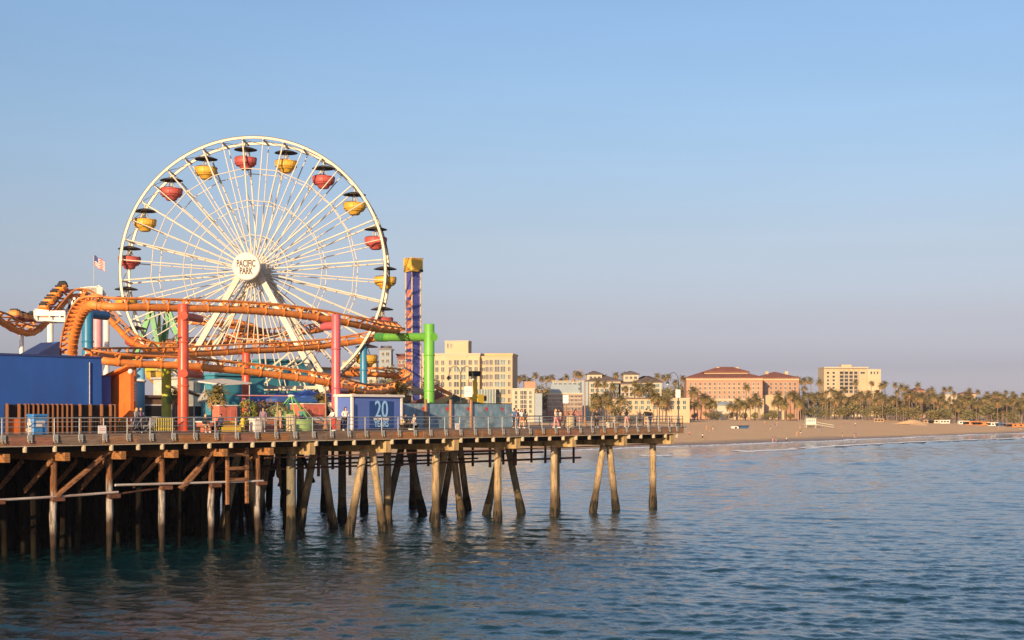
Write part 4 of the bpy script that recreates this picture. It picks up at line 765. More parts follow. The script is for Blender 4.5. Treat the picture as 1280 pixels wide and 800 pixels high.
# the blue kiosk
ak, ae = A(440, 5.0), A(503, 5.0); W = ae - ak; H = 2.72; ks = pf('kiosk', 'blue kiosk with white trim and a 20 YEARS sign', 'kiosk', ak, 5.0)
MB().bb((.06, .06, .05), (W - .06, 1.9, H)).build('wall', M_KIOSK, ks)
for x, y in ((.07, .07), (W - .07, .07), (.07, 1.86)): MB().cbox((x, y, H / 2), (.2, .2, H), .015).build('corner_trim', M_WTRIM, ks)
MB().cbox((W / 2, .97, H + .09), (W + .3, 2.25, .2), .02).build('roof_trim', M_WTRIM, ks)
MB().bb((.2, -.02, .02), (W - .2, .05, .14)).build('plinth', M_BLUED, ks)
u0, u1 = A(463, 4.9) - ak, A(492.5, 4.9) - ak; s2 = MB().bb((u0, .0, .16), (u1, .05, 2.36)).build('sign_panel', M_SIGND, ks); uc = (u0 + u1) / 2
for tx, z, sz, sx, m_ in (('20', 1.62, 2.0, .78, M_SIGNL), ('PACIFIC PARK', .86, .29, .98, M_PAPER), ('YEARS', .47, .74, .78, M_SIGNL)): put(text_mesh(tx, m_, sz, sx, .008, .012 if tx != 'PACIFIC PARK' else .004), 'lettering', s2, (uc, -.012, z), (pi / 2, 0, 0))
# mural fence panels on timber posts
M_MURAL = mat('sea_mural_print', (.17, .29, .38), .6, .4, .9, .05, dark=(.40, .47, .50), dscale=1.4, damt=.8); M_HEART = mat('red_mural_heart', (.55, .06, .06), .6, .1, 3)
mf = pf('mural_fence', 'long blue mural fence with red hearts on timber posts', 'fence', A(503, 8), 8.0); a_ = A(503, 8); us = [503.5, 533, 563, 589, 612, 631.5, 640]
for p, q in zip(us, us[1:]):
    x0, x1 = A(p, 8) - a_, A(q, 8) - a_; pn_ = MB().cbox(((x0 + x1) / 2, 0, 1.13), (x1 - x0 - .04, .05, 2.18), .01).build('mural_panel', M_MURAL, mf)
    if q - p > 12:
        hxx = x1 - .45; b = MB(); pts = [(.16 * sin(t) ** 3 * 1.3, .17 * (cos(t) - .38 * cos(2 * t) - .15 * cos(3 * t) - .06 * cos(4 * t))) for t in [2 * pi * i / 18 for i in range(18)]]
        b.add([(hxx + x, -.032, 1.75 + z * 1.2) for x, z in pts] + [(hxx, -.036, 1.78)], [(i, (i + 1) % 18, 18) for i in range(18)]); b.build('heart', M_HEART, pn_)
for u in (532, 563, 588.5): MB().cbox((A(u, 7.9) - a_, -.14, 1.3), (.2, .2, 2.6), .02).build('post', M_WOODP, mf)
MB().bb((A(503.5, 8) - a_, -.04, 2.225), (A(640, 8) - a_, .04, 2.29)).build('top_rail', M_BLK, mf)
# bins, bench, bollards, boxes, planters
M_BEIGE = mat('beige_slatted_bin', (.52, .42, .26), .75, .15, 5, .2)
def bin_(u, b, label, h=1.05):
    t = pf('litter_bin', label, 'bin', A(u, b), b); sm = MB().cbox((0, -.36, h / 2), (.15, .03, h - .08), .008).mesh('slat', M_BEIGE)
    MB().lathe([(.02, .03), (.33, .03), (.33, h - .03), (.02, h - .03)], 14).build('liner', M_BLK, t)
    for k in range(12): a = 2 * pi * k / 12; put(sm, 'slat', t, (0, 0, 0), (0, 0, a))
    MB().lathe([(.3, h), (.4, h), (.4, h + .07), (.3, h + .07), (.3, h)], 16).build('rim', M_BEIGE, t)
bin_(364, 1.2, 'beige slatted litter bin behind the rail under the green pole frame', 1.2); bin_(713, 1.5, 'beige slatted litter bin beside the couple on the right deck'); bin_(506, 3.4, 'small beige litter bin behind the dark haired person right of the kiosk', .8)
bn = pf('yellow_bench', 'yellow slatted bench by the red boxes', 'bench', A(286, 2.0), 2.0); M_YB = mat('bright_yellow_paint', (.72, .50, .05), .5, .1, 3, .08)
for i in range(4): MB().cbox((0, -.22 + i * .15, .45), (1.9, .12, .05), .01).build('seat_slat', M_YB, bn)
for i in range(2): MB().cbox((0, .3, .6 + i * .16), (1.9, .05, .12), .01).build('back_slat', M_YB, bn)
for x in (-.8, .8): MB().cbox((x, .02, .21), (.08, .55, .42), .01).build('leg', M_YB, bn)
MB().cbox((0, -.3, .22), (1.7, .04, .32), .01).build('apron', M_YB, bn)
hy = pf('hydrant', 'yellow hydrant standing right of the yellow bench', 'hydrant', A(303.5, 2.2), 2.2); MB().lathe([(.02, 0), (.2, 0), (.2, .08), (.14, .1), (.14, .75), (.19, .78), (.19, .86), (.12, .98), (.02, 1.04)], 14).build('barrel', M_YB, hy)
for sx in (-1, 1): MB().tube([(0, 0, .6), (sx * .24, 0, .6)], .07, 8).build('nozzle', M_YB, hy)
M_CORAL = mat('coral_red_panel', (.60, .16, .10), .6, .12, 3, .1); M_BRICK = mat('terracotta_wall', (.40, .17, .10), .85, .2, 4, .2)
def crate(u, b, wd, h, m_, label, name='counter', cat='counter', dp=.8):
    t = pf(name, label, cat, A(u, b), b); MB().cbox((0, 0, h / 2), (wd, dp, h), .03).build('body', m_, t); MB().cbox((0, 0, h + .04), (wd + .12, dp + .12, .08), .02).build('top', M_WTRIM, t)
    for i in range(max(1, int(wd / .7))): MB().cbox((-wd / 2 + (i + .5) * wd / max(1, int(wd / .7)), -dp / 2 - .012, h / 2), (.5, .02, h * .7), .008).build('front_panel', m_, t)
    return t
crate(281, 4.5, 1.7, 1.9, M_CORAL, 'coral red booth counter behind the yellow bench'); crate(256, 4.6, .9, .7, M_CORAL, 'low coral box behind the two seated people')
lw = pf('low_wall', 'long low terracotta wall along the walkway behind the rail', 'wall', A(306, 5.4), 5.4); MB().cbox(((A(424, 5.4) - A(306, 5.4)) / 2, 0, .42), (A(424, 5.4) - A(306, 5.4), .3, .84), .02).build('wall', mat('light_terracotta', (.50, .25, .16), .85, .2, 3, .2), lw); MB().cbox(((A(424, 5.4) - A(306, 5.4)) / 2, 0, .88), (A(424, 5.4) - A(306, 5.4) + .1, .4, .08), .02).build('coping', M_WTRIM, lw)
crate(335, 4.0, 2.3, .95, M_BRICK, 'terracotta planter wall under the brown hedge', 'planter', 'planter'); crate(404, 6.5, 3.2, .95, M_BRICK, 'terracotta counter left of the pink post'); crate(385, 8.5, 2.4, 2.1, M_CORAL, 'tall coral stall wall under the blue canopies', 'stall', 'stall', 1.6)
crate(320, 2.6, .8, .9, M_WTRIM, 'white cooler box next to the standing woman in mauve', 'cooler', 'cooler', .6)
# canopies and shades
def canopy(u, v_top, v_eave, b, half, m_, label, name='canopy', sides=4):
    P = D(u, b); zt, ze = zat(v_top, P), zat(v_eave, P); t = pf(name, label, 'canopy', A(u, b), b); zt -= DECK; ze -= DECK; b_ = MB(); r1 = half * (1.414 if sides == 4 else 1); off = pi / 4 if sides == 4 else 0
    ring = [(r1 * cos(off + 2 * pi * k / sides), r1 * sin(off + 2 * pi * k / sides)) for k in range(sides)]; n_ = 5; rows = []
    for i in range(n_ + 1):
        q = i / n_; rows.append([(x * q, y * q, zt + (ze - zt) * q ** .8) for x, y in ring])
    vs = [p for r_ in rows[1:] for p in r_] + [(x, y, ze - .25) for x, y in ring] + [(0, 0, zt)]; k = sides; top = len(vs) - 1
    fs = [(top, i, (i + 1) % k) for i in range(k)] + [(j * k + i, (j + 1) * k + i, (j + 1) * k + (i + 1) % k, j * k + (i + 1) % k) for j in range(n_) for i in range(k)]
    b_.add(vs, fs); b_.build('fabric', m_, t); MB().tube([(0, 0, 0), (0, 0, zt + .15)], .05, 8).build('pole', M_GALV, t)
    for k in range(sides): a = off + 2 * pi * k / sides; MB().tube([(.05 * cos(a), .05 * sin(a), zt - .3), (r1 * .95 * cos(a), r1 * .95 * sin(a), ze - .04)], .02, 5).build('rib', M_GALV, t)
canopy(384, 487, 496, 13, 2.3, M_CANV, 'larger blue fabric canopy above the coral stall'); canopy(350, 491, 499, 12, 2.2, M_CANV, 'lower blue fabric canopy behind the green pole frame'); canopy(408, 492, 499, 16, 1.6, M_CANV, 'small blue fabric canopy half hidden by the pink post')
canopy(566, 493, 505, 12, 2.2, mat('dark_olive_canvas', (.07, .07, .035), .8, .2, 3, .2), 'dark olive canopy right of the lime green post'); canopy(546, 488, 504, 16, 1.9, mat('rust_canvas', (.24, .08, .04), .8, .2, 3, .2), 'rust red canopy behind the lime green post'); canopy(513, 481, 490, 20, 1.8, mat('sand_canvas', (.55, .36, .18), .8, .15, 3, .2), 'sand coloured peaked canopy at the foot of the drop tower'); canopy(488, 481, 491, 19, 1.6, M_GREYC, 'grey peaked canopy behind the kiosk roof')
canopy(256, 484, 499, 10, .55, M_GREYC, 'slim folded grey parasol right of the tall red column', sides=8)
def shade(u0, u1, v0, v1, b, dp, m_, label):
    t = pf('shade_roof', label, 'roof', A(u0, b), b); P, Q = D(u0, b), D(u1, b); x1 = A(u1, b) - A(u0, b); z0, z1 = zat(v0, P) - DECK, zat(v1, Q) - DECK
    o = MB(); o.add([(0, 0, z0), (x1, 0, z1), (x1, dp, z1 + .4), (0, dp, z0 + .4)] + [(0, 0, z0 - .12), (x1, 0, z1 - .12), (x1, dp, z1 + .28), (0, dp, z0 + .28)], [(0, 1, 2, 3), (7, 6, 5, 4), (0, 4, 5, 1), (1, 5, 6, 2), (2, 6, 7, 3), (3, 7, 4, 0)]); o.build('roof_sheet', m_, t)
    for x, y, z in ((.15, .15, z0), (x1 - .15, .15, z1), (.15, dp - .15, z0 + .3), (x1 - .15, dp - .15, z1 + .3)): MB().tube([(x, y, 0), (x, y, z - .1)], .06, 8).build('post', M_GALV, t)
shade(233, 285, 486, 503, 12, 3, M_GREYC, 'long sloping grey shade roof right of the red column'); shade(276, 315, 480, 478, 17, 4, mat('white_canvas', (.7, .68, .62), .8, .1, 2, .2), 'flat white shade roof in front of the wheel foot')
def stall(u0, u1, vt, b, dp, m_, rm, label, win=True):
    t = pf('stall', label, 'stall', A(u0, b), b); w_ = A(u1, b) - A(u0, b); h = zat(vt, D((u0 + u1) / 2, b)) - DECK
    MB().bb((0, 0, 0), (w_, dp, h)).build('wall', m_, t); MB().cbox((w_ / 2, dp / 2, h + .1), (w_ + .4, dp + .5, .2), .03).build('roof', rm, t)
    n_ = max(1, int(w_ / 2.4))
    for i in range(n_):
        x = (i + .5) * w_ / n_; f = MB().cbox((x, -.03, 1.55), (w_ / n_ * .72, .08, 1.1), .02).build('hatch', M_WTRIM, t); MB().bb((x - w_ / n_ * .3, -.08, 1.1), (x + w_ / n_ * .3, -.072, 2.0)).build('opening', M_BLK, f)
    return t
stall(268, 330, 470, 24, 4, M_TEAL, M_TEAL, 'teal blue game stall behind the foot of the wheel'); stall(334, 392, 452, 34, 5, M_TEAL, M_TEAL, 'tall teal blue house behind the right wheel leg'); stall(225, 262, 474, 26, 4, mat('pale_wall_paint', (.55, .53, .47), .7, .1, 2, .15), M_GREYC, 'pale stall behind the tall red column'); stall(402, 452, 462, 36, 4, M_WTRIM, mat('gold_roofing', (.55, .34, .08), .7, .15, 3, .2), 'white stall with golden roof left of the blue post'); stall(170, 222, 497, 20, 3, mat('dim_stall_wood', (.20, .12, .08), .8, .2, 3, .2), mat('brown_roofing', (.14, .08, .05), .8, .2, 3, .2), 'brown stall under the swing ship'); stall(452, 505, 482, 34, 4, mat('ochre_wall', (.55, .33, .14), .7, .15, 2, .2), M_CORAL, 'ochre stall behind the kiosk')
# green pole frame (bungee jump) with a long pink boom, apex above the litter bin
gp = pf('pole_frame', 'cone of lime green poles above a green tent by the rail', 'ride', A(364, 5), 5.0); P = D(364, 5); za = zat(494, P) - DECK
for k in range(9): a = 2 * pi * k / 9; MB().tube([(0, 0, za), (1.7 * cos(a), 1.7 * sin(a), .9)], .045, 6).build('pole', M_GREEN if k % 2 else mat('lime_steel_paint', (.30, .52, .10), .45, .12, 2, .06), gp)
MB().lathe([(.05, za + .05), (.3, za), (.3, za - .1), (.05, za - .12)], 14).build('apex_ring', M_WTRIM, gp); MB().lathe([(1.75, 0), (1.75, .9), (1.62, .9), (1.62, 0)], 20).build('skirt', mat('pale_green_canvas', (.32, .45, .16), .8, .15, 3, .2), gp); o = MB(); o.lathe([(.3, 2.0), (1.2, 1.55), (1.62, .95)], 14, (-.9, .5, 0)); o.build('tent', mat('pale_green_canvas', (0, 0, 0)), gp)
MB().tube([(-4.6, 1, za - .05), (.2, 0, za - .05)], .05, 6).build('boom', M_PALEP, gp)
# swing-ship ride behind: green A-frames
sw = thing('swing_ship_ride', 'green A-frame swing ride with a yellow and green ship behind the track', 'ride', (*at(199, 500, 150)[:2], DECK)); M_GD = mat('deep_green_paint', (.05, .27, .10), .45, .12, 2, .08)
for (u0, v0, u1, v1, m_, Yq) in ((189, 386, 171, 440, M_GREEN, 150), (189, 386, 204, 470, M_GD, 150), (210, 386, 198, 470, M_GD, 152), (210, 386, 229, 440, M_GREEN, 152), (210, 386, 205, 440, M_GD, 156), (171, 440, 160, 474, M_GREEN, 150), (229, 440, 243, 482, M_GREEN, 152)): MB().bar(at(u0, v0, Yq), at(u1, v1, Yq), .5, .5, V((0, 1, 0))).build('frame_leg', m_, sw, True)
MB().bar(at(187, 387, 150.4), at(212, 387, 152.4), .45, .45).build('cross_beam', M_GD, sw, True)
o = MB(); c = at(197, 470, 151)
for i in range(9):
    t = -1 + i / 4; 
hull = []
for i in range(9): t = -1 + i / 4.; hull.append([(c.x + t * 2.4, c.y + s * (1.0 - .75 * t * t), c.z + .9 * t * t + z) for s, z in ((-1, .9), (-.55, 0), (.55, 0), (1, .9))])
o.add([p for h_ in hull for p in h_], [(4 * i + j, 4 * i + 4 + j, 4 * i + 5 + j, 4 * i + j + 1) for i in range(8) for j in range(3)] + [(4 * i + 3, 4 * i + 7, 4 * i + 4, 4 * i) for i in range(8)]); o.build('ship_hull', M_YG, sw, True)
for s in (-1, 1): MB().bar(at(197 + s * 4, 463, 151), at(199.5, 389, 151), .16, .16).build('swing_arm', M_YG, sw, True)
yc = pf('yellow_column', 'thick yellow-green column between the red column and the orange house', 'column', A(208, 14), 14); P = D(208, 14); MB().lathe([(.02, 0), (.5, 0), (.46, .3), (.38, .4), (.38, zat(455, P) - DECK), (.5, zat(455, P) - DECK + .1), (.5, zat(452, P) - DECK), (.02, zat(452, P) - DECK)], 18).build('shaft', M_YG, yc); MB().cbox((0, -.45, 2.5), (.5, .05, .7), .01).build('sign_plate', M_GREEN, yc)
lc = pf('light_blue_column', 'light blue slide column right of the orange house', 'column', A(176, 16), 16); P = D(176, 16); MB().lathe([(.02, 0), (.32, 0), (.32, zat(458, P) - DECK), (.02, zat(458, P) - DECK)], 14).build('shaft', mat('sky_blue_paint', (.16, .42, .62), .5, .1, 2, .08), lc)
MB().lathe([(.33, 3.8), (.42, 3.85), (.42, 4.0), (.33, 4.05)], 14).build('collar', M_WTRIM, lc)
ws = pf('post_sign', 'narrow white sign fixed beside the orange post', 'sign', A(165.5, 8.6), 8.6, DECK + 2.2); MB().cbox((0, -.1, .75), (.42, .04, 1.45), .01).build('board', M_PAPER, ws)
for i in range(5): MB().bb((-.13, -.124, .3 + i * .22), (.13, -.122, .36 + i * .22)).build('print_line', CL['red'], ws)
# lamp posts and other poles
M_POLE = mat('dark_green_lamp_paint', (.05, .06, .05), .5, .2, 4, .1); M_LGLASS = mat('milky_lamp_glass', (.7, .68, .6), .3, .05, 3)
def hook_lamp(u, b, v_top, label, sgn=(1,), sign=None, m_=None):
    m_ = m_ or M_POLE; P = D(u, b); H = zat(v_top, P) - DECK; t = pf('lamp_post', label, 'lamp post', A(u, b), b, group=None); t.rotation_euler = (0, 0, 0)
    MB().lathe([(.02, 0), (.22, 0), (.22, .25), (.14, .35), (.12, .9), (.07, 1.0), (.05, H - .9), (.02, H - .9)], 12).build('pole', m_, t)
    for s in sgn:
        pts = [(0, 0, H - 1.0)] + [(s * (.55 - .55 * cos(q)), 0, H - 1.0 + .95 * sin(q)) for q in [pi * i / 10 for i in range(1, 9)]] + [(s * 1.12, 0, H - .95)]; MB().tube(pts, .035, 6).build('hook_arm', m_, t)
        l = MB().lathe([(.02, .12), (.12, .05), (.2, -.12), (.2, -.16), (.02, -.16)], 12, (s * 1.12, 0, H - 1.05)).build('lamp_shade', m_, t); MB().ball((s * 1.12, 0, H - 1.25), .13, 8).build('bulb', M_LGLASS, l)
    if sign:
        z0, z1 = zat(sign[1], P) - DECK, zat(sign[0], P) - DECK; s_ = MB().cbox((sign[2], -.1, (z0 + z1) / 2), (sign[3], .04, z1 - z0), .01).build('sign_board', M_PAPER, t)
        for i in range(3): MB().bb((sign[2] - sign[3] * .3, -.124, z0 + (z1 - z0) * (.25 + .22 * i)), (sign[2] + sign[3] * .3, -.122, z0 + (z1 - z0) * (.3 + .22 * i))).build('print_line', CL['grey'], s_)
hook_lamp(576, 9, 457, 'double hooked lamp post behind the mural fence', (-1, 1)); hook_lamp(585.5, 8.6, 462, 'tall post with a white sign beside the double hooked lamp', (), (483, 496, 0, .72), M_WOODP)
hook_lamp(731, 6, 461.5, 'brown hooked lamp post on the walkway in front of the pale hotel', (-1,), None, M_WOODP); hook_lamp(707, 2.4, 487, 'low post carrying a white sign behind the beige bin', (), (494, 504, 0, .5), M_WOODP)
hook_lamp(848, 3.0, 465, 'dark hooked lamp post with a white sign at the far right end of the pier', (-1,), (487, 497, -.05, .5))
hook_lamp(347, 2.6, 488, 'plain thin post behind the rail left of the beige bin', (), None, M_WOODP); hook_lamp(407, 3, 470, 'weathered pole standing left of the pink post', (), None, M_WOODP)
cr_ = pf('lift_truck', 'yellow boom lift truck showing above the mural fence', 'truck', A(597, 13), 13); MB().cbox((0, 0, 1.5), (2.4, 1.6, 1.6), .1).build('body', M_YB, cr_); MB().cbox((-.2, 0, 2.75), (1.1, 1.3, .9), .08).build('cab', M_YB, cr_); MB().bar((-.3, 0, 3.2), (-.45, 0, 5.0), .3, .3, V((0, 1, 0))).build('boom', M_YB, cr_); MB().cbox((-.45, 0, 5.2), (.9, .9, .5), .05).build('basket', M_BLK, cr_); MB().cbox((.4, -.66, 2.8), (.4, .03, .5), .01).build('window', M_BLK, cr_)
for x in (-.8, .8):
    for y in (-.75, .75): MB().tube([(x, y - .12, .42), (x, y + .12, .42)], .42, 14).build('wheel', M_BLK, cr_)
bo = pf('timber_boom', 'long slanting brown beam behind the mural fence', 'beam', A(545, 14), 14); P, Q = at(541, 482, D(545, 14).y), at(588, 505, D(588, 14).y); MB().bar(P, Q, .22, .3).build('beam', M_RUST, bo, True); MB().bar(Q, V((Q.x, Q.y, DECK)), .2, .2).build('foot_post', M_RUST, bo, True)
# flag
fp_ = at(117.5, 352, 128); fl_ = thing('flag', 'small red, white and blue striped flag flying above the lift hill', 'flag', fp_); MB().tube([(0, 0, -2), (0, 0, 2.4)], .03, 6).build('pole', M_GALV, fl_); o = MB(); NX_, NZ = 10, 13
fmats = [mat('flag_red', (.45, .04, .05), .8, .1, 5), mat('flag_white', (.72, .68, .64), .8, .1, 5), mat('flag_blue', (.03, .05, .20), .8, .1, 5)]; vs = [(i / NX_ * .95, .10 * sin(i * .9), 2.35 - j / NZ * .95 - .85 * (i / NX_) ** 1.0 * .62 + .05 * sin(i * 1.1)) for j in range(NZ + 1) for i in range(NX_ + 1)]; o.v = [V(p) for p in vs]
for j in range(NZ):
    for i in range(NX_): o.f.append([j * 11 + i, j * 11 + i + 1, j * 11 + i + 12, j * 11 + i + 11]); o.m.append(2 if (i < 4 and j < 7) else (j % 2)); o.s.append(True)
cl_ = o.build('cloth', fmats, fl_); st = MB()
for i in range(4):
    for j in range(4): st.ball((.05 + i * .09, -.012 + .1 * sin((i * .09 + .05) / .95 * 10 * .9), 2.29 - j * .12 - (.05 + i * .09) * .55), .018, 4)
st.build('stars', fmats[1], cl_)
# people on the pier
def pp(label, u, b, deg, **k): return person(label, D(u, b), deg, **k)
pp('person in a grey hooded top pushing a stroller by the yellow picket fence', 171, 3.0, 60, pose='walk', top=('long', 'grey'), legs=('long', 'black'), hair=(True, 'blond')); pp('person in mauve top bending beside the stroller', 179, 3.4, -40, pose='lean', top=('long', 'mauve'), legs=('long', 'grey'), hair=(False, 'blond'))
pp('person in black seated left of the coral boxes', 257, 1.6, 30, pose='sit', top=('long', 'black'), legs=('long', 'tan'), hair=(True, 'blond'), zoff=.0); pp('person in dark jacket seated on the left end of the yellow bench', 276, 1.9, -30, pose='sit', top=('long', 'navy'), legs=('long', 'black'), hair=(False, 'black'), skin=1)
pp('woman in mauve top and pale trousers standing left of the beige bin', 329, 1.4, 10, top=('long', 'mauve'), legs=('long', 'grey'), hair=(True, 'brown'), h=1.02); pp('person in brown clothes standing by the thin post', 350, 3.2, 120, top=('short', 'tan'), legs=('shorts', 'tan'), hair=(False, 'brown')); pp('seated person with black hair under the blue canopy', 377, 7.0, 20, pose='sit', top=('short', 'teal'), hair=(False, 'black'), zoff=.5); pp('second dark haired person seated under the blue canopy', 381.5, 7.4, -10, pose='sit', top=('short', 'cream'), hair=(False, 'black'), zoff=.5)
pp('woman in white top and red trousers leaning at the foot of the pink post', 417.5, 1.0, -50, pose='lean', top=('long', 'white'), legs=('long', 'red'), hair=(True, 'black')); pp('woman in pale top and black trousers at the left corner of the blue kiosk', 432, 2.2, 35, pose='wide', top=('long', 'white'), legs=('long', 'black'), hair=(True, 'brown'), h=1.06)
pp('dark haired person in black seated right of the kiosk sign', 507, 2.6, 70, pose='sit', top=('long', 'black'), legs=('long', 'black'), hair=(False, 'black'), skin=1); pp('person in cream shirt seated facing the one in black', 518, 2.6, -60, pose='sit', top=('short', 'cream'), legs=('long', 'grey'), hair=(False, 'brown'))
bs = pf('bench', 'dark bench under the two seated people right of the kiosk', 'bench', A(512.5, 2.7), 2.8)
for i in range(3): MB().cbox((0, -.2 + i * .2, .4), (1.9, .16, .06), .01).build('seat_slat', M_DARKW, bs)
for x in (-.8, .8): MB().cbox((x, 0, .19), (.08, .5, .36), .01).build('leg', M_DARKW, bs)
bs = pf('bench', 'dark bench under the person in black left of the coral boxes', 'bench', A(258, 1.7), 1.75)
for i in range(3): MB().cbox((0, -.2 + i * .2, .4), (1.6, .16, .06), .01).build('seat_slat', M_DARKW, bs)
for x in (-.7, .7): MB().cbox((x, 0, .19), (.08, .5, .36), .01).build('leg', M_DARKW, bs)
pp('man in blue shirt standing at the right end of the mural fence', 643, 5, 150, top=('short', 'blue'), legs=('long', 'navy'), hair=(False, 'black'), h=1.05); pp('person in navy top half hidden at the end of the mural fence', 648, 6, 180, top=('long', 'navy'), legs=('long', 'denim'), hair=(False, 'brown'))
pp('woman in white top and orange shorts walking past the mural fence end', 652, 1.6, 40, pose='walk', top=('short', 'white'), legs=('shorts', 'orange'), hair=(True, 'brown')); pp('companion in cream top and tan shorts beside the woman in orange shorts', 656.5, 2.0, 200, pose='walk', top=('short', 'cream'), legs=('shorts', 'tan'), hair=(True, 'brown'), skin=1)
pp('blond woman in cream top and pink trousers left of the beige bin', 695, 1.7, 60, pose='walk', top=('short', 'cream'), legs=('long', 'pink'), hair=(True, 'blond')); pp('woman in cream vest and coral shorts beside the blond woman', 699, 2.0, -40, top=('short', 'cream'), legs=('shorts', 'pink'), hair=(True, 'brown'), skin=1)
pp('person with white cap of hair taking a photo behind the beige bin', 714, 2.6, -60, pose='photo', top=('short', 'tan'), legs=('long', 'denim'), hair=(False, 'grey'), skin=1); pp('dark haired person in pink top behind the beige bin', 718, 3.0, 30, pose='lean', top=('short', 'pink'), legs=('long', 'blue'), hair=(True, 'black'))
pp('woman in black dress leaning on the rail with long dark hair', 746, .75, 0, pose='lean', top=('long', 'black'), legs=('long', 'black'), hair=(True, 'brown')); pp('person in black top and pink shorts looking to the beach', 783, 3.2, 175, top=('short', 'black'), legs=('shorts', 'pink'), hair=(True, 'black'), pose='wide'); pp('broad man in black jacket and tan shorts facing the beach', 808, 3.4, 180, pose='wide', top=('long', 'black'), legs=('shorts', 'tan'), hair=(False, 'black'), h=1.05); pp('person in black beside the broad man, blue jeans', 813, 3.8, 150, pose='walk', top=('long', 'black'), legs=('long', 'denim'), hair=(False, 'black')); pp('small child in a red top near the end of the walkway', 839.5, 5, 90, top=('short', 'red'), legs=('shorts', 'navy'), hair=(False, 'brown'), h=.62)
# strollers, bicycle, cases
def wheel(b, c, r, ax=V((0, 1, 0)), n_=16, w_=.03):
    x = V((0, 0, 1)); y = ax.cross(x).normalized(); b.tube([V(c) + (x * cos(2 * pi * i / n_) + y * sin(2 * pi * i / n_)) * r for i in range(n_)], w_, 5, True)
    for i in range(6): b.tube([V(c), V(c) + (x * cos(pi * i / 3) + y * sin(pi * i / 3)) * r], .006, 3, caps=False)
def stroller(u, b_, label, deg):
    t = pf('stroller', label, 'stroller', A(u, b_), b_); t.rotation_euler = (0, 0, R(deg))
    for x, y, r in ((-.35, -.28, .15), (-.35, .28, .15), (.4, -.28, .18), (.4, .28, .18)): w = MB(); wheel(w, (x, y, r), r); w.build('wheel', M_BLK, t)
    f = MB()
    for y in (-.28, .28): f.tube([(-.35, y, .15), (.1, y, .55), (.62, y, 1.05)], .016, 6); f.tube([(.4, y, .18), (-.1, y, .6)], .016, 6)
    f.tube([(.62, -.28, 1.05), (.62, .28, 1.05)], .018, 6); f.build('frame', M_GALV, t); s = MB(); s.cbox((-.05, 0, .5), (.5, .46, .1), .03); s.bar((.2, 0, .5), (.42, 0, .95), .44, .07, V((0, 1, 0))); s.build('seat', CL['grey'], t); h = MB(); h.lathe([(.3, 0), (.28, .15), (.18, .27), (.01, .31)], 10, (.2, 0, .82), arc=pi); h.build('hood', CL['mauve'], t); MB().cbox((.1, 0, .28), (.45, .4, .14), .03).build('basket', CL['black'], t)
stroller(166, 2.6, 'grey stroller by the orange post, left of the one with a mauve hood', 70); stroller(185, 2.8, 'grey stroller in front of the pale yellow picket fence', 40)
by = pf('bicycle', 'dark bicycle parked left of the broad man in black', 'bicycle', A(794, 3.0), 3.0); by.rotation_euler = (0, 0, R(20))
for x in (-.52, .52): w = MB(); wheel(w, (x, 0, .34), .33, w_=.02); w.build('wheel', M_BLK, by)
f = MB()
for p, q in (((-.52, .34), (-.2, .84)), ((-.2, .84), (.36, .82)), ((.36, .82), (0, .32)), ((0, .32), (-.2, .84)), ((-.52, .34), (0, .32)), ((.36, .9), (.52, .34))): f.tube([(p[0], 0, p[1]), (q[0], 0, q[1])], .022, 6)
f.build('frame', M_BLK, by); MB().cbox((-.22, 0, .9), (.25, .13, .06), .02).build('saddle', M_BLK, by); MB().tube([(.36, 0, .9), (.34, 0, 1.0), (.3, -.28, 1.02)], .015, 5).tube([(.34, 0, 1.0), (.3, .28, 1.02)], .015, 5).build('handlebar', M_GALV, by); MB().tube([(0, -.12, .2), (0, -.05, .32), (0, .05, .32), (0, .12, .44)], .015, 5).build('pedal', M_GALV, by)
for u, lb in ((762, 'small cream box on the deck left of the other one'), (769, 'small tan and cream box on the deck right of the other one')):
    t = pf('tackle_box', lb, 'box', A(u, 1.1), 1.1); MB().cbox((0, 0, .22), (.6, .4, .42), .03).build('body', CL['cream'] if u < 765 else CL['tan'], t); MB().cbox((0, 0, .47), (.64, .44, .08), .02).build('lid', CL['white'], t); MB().tube([(-.15, 0, .5), (-.12, 0, .6), (.12, 0, .6), (.15, 0, .5)], .02, 5).build('handle', M_BLK, t)
# ---------------------------------------------------------------- hotels and houses along the beach
M_CWALL = mat('cream_stucco', (.50, .385, .235), .85, .06, .15, .05, dark=(.5, .4, .27), dscale=.08, damt=.4); M_CWALL2 = mat('pale_stucco', (.50, .43, .32), .85, .06, .15, .05); M_TERRA = mat('salmon_brick', (.40, .225, .145), .85, .1, .2, .05, dark=(.42, .2, .12), dscale=.1, damt=.3); M_TILE = mat('red_roof_tiles', (.24, .085, .05), .8, .2, .5, .3, dark=(.2, .06, .035), dscale=.15, damt=.4)
M_GLASS = mat('dark_window_glass', (.035, .042, .05), .15, .3, .3, 0, orand=.7); M_FRAME = mat('pale_window_frame', (.6, .54, .42), .6, .08, 1, 0); M_GLASSB = mat('blue_green_window_glass', (.06, .11, .12), .12, .3, .3, 0, orand=.7); M_ROOFG = mat('grey_flat_roof', (.28, .26, .24), .9, .15, .3, .1); M_BRICKW = mat('plum_brick', (.24, .115, .095), .85, .12, .2, .05); M_SHAD = mat('blue_grey_stucco', (.30, .36, .40), .8, .08, .2, .05)
WINM = {}
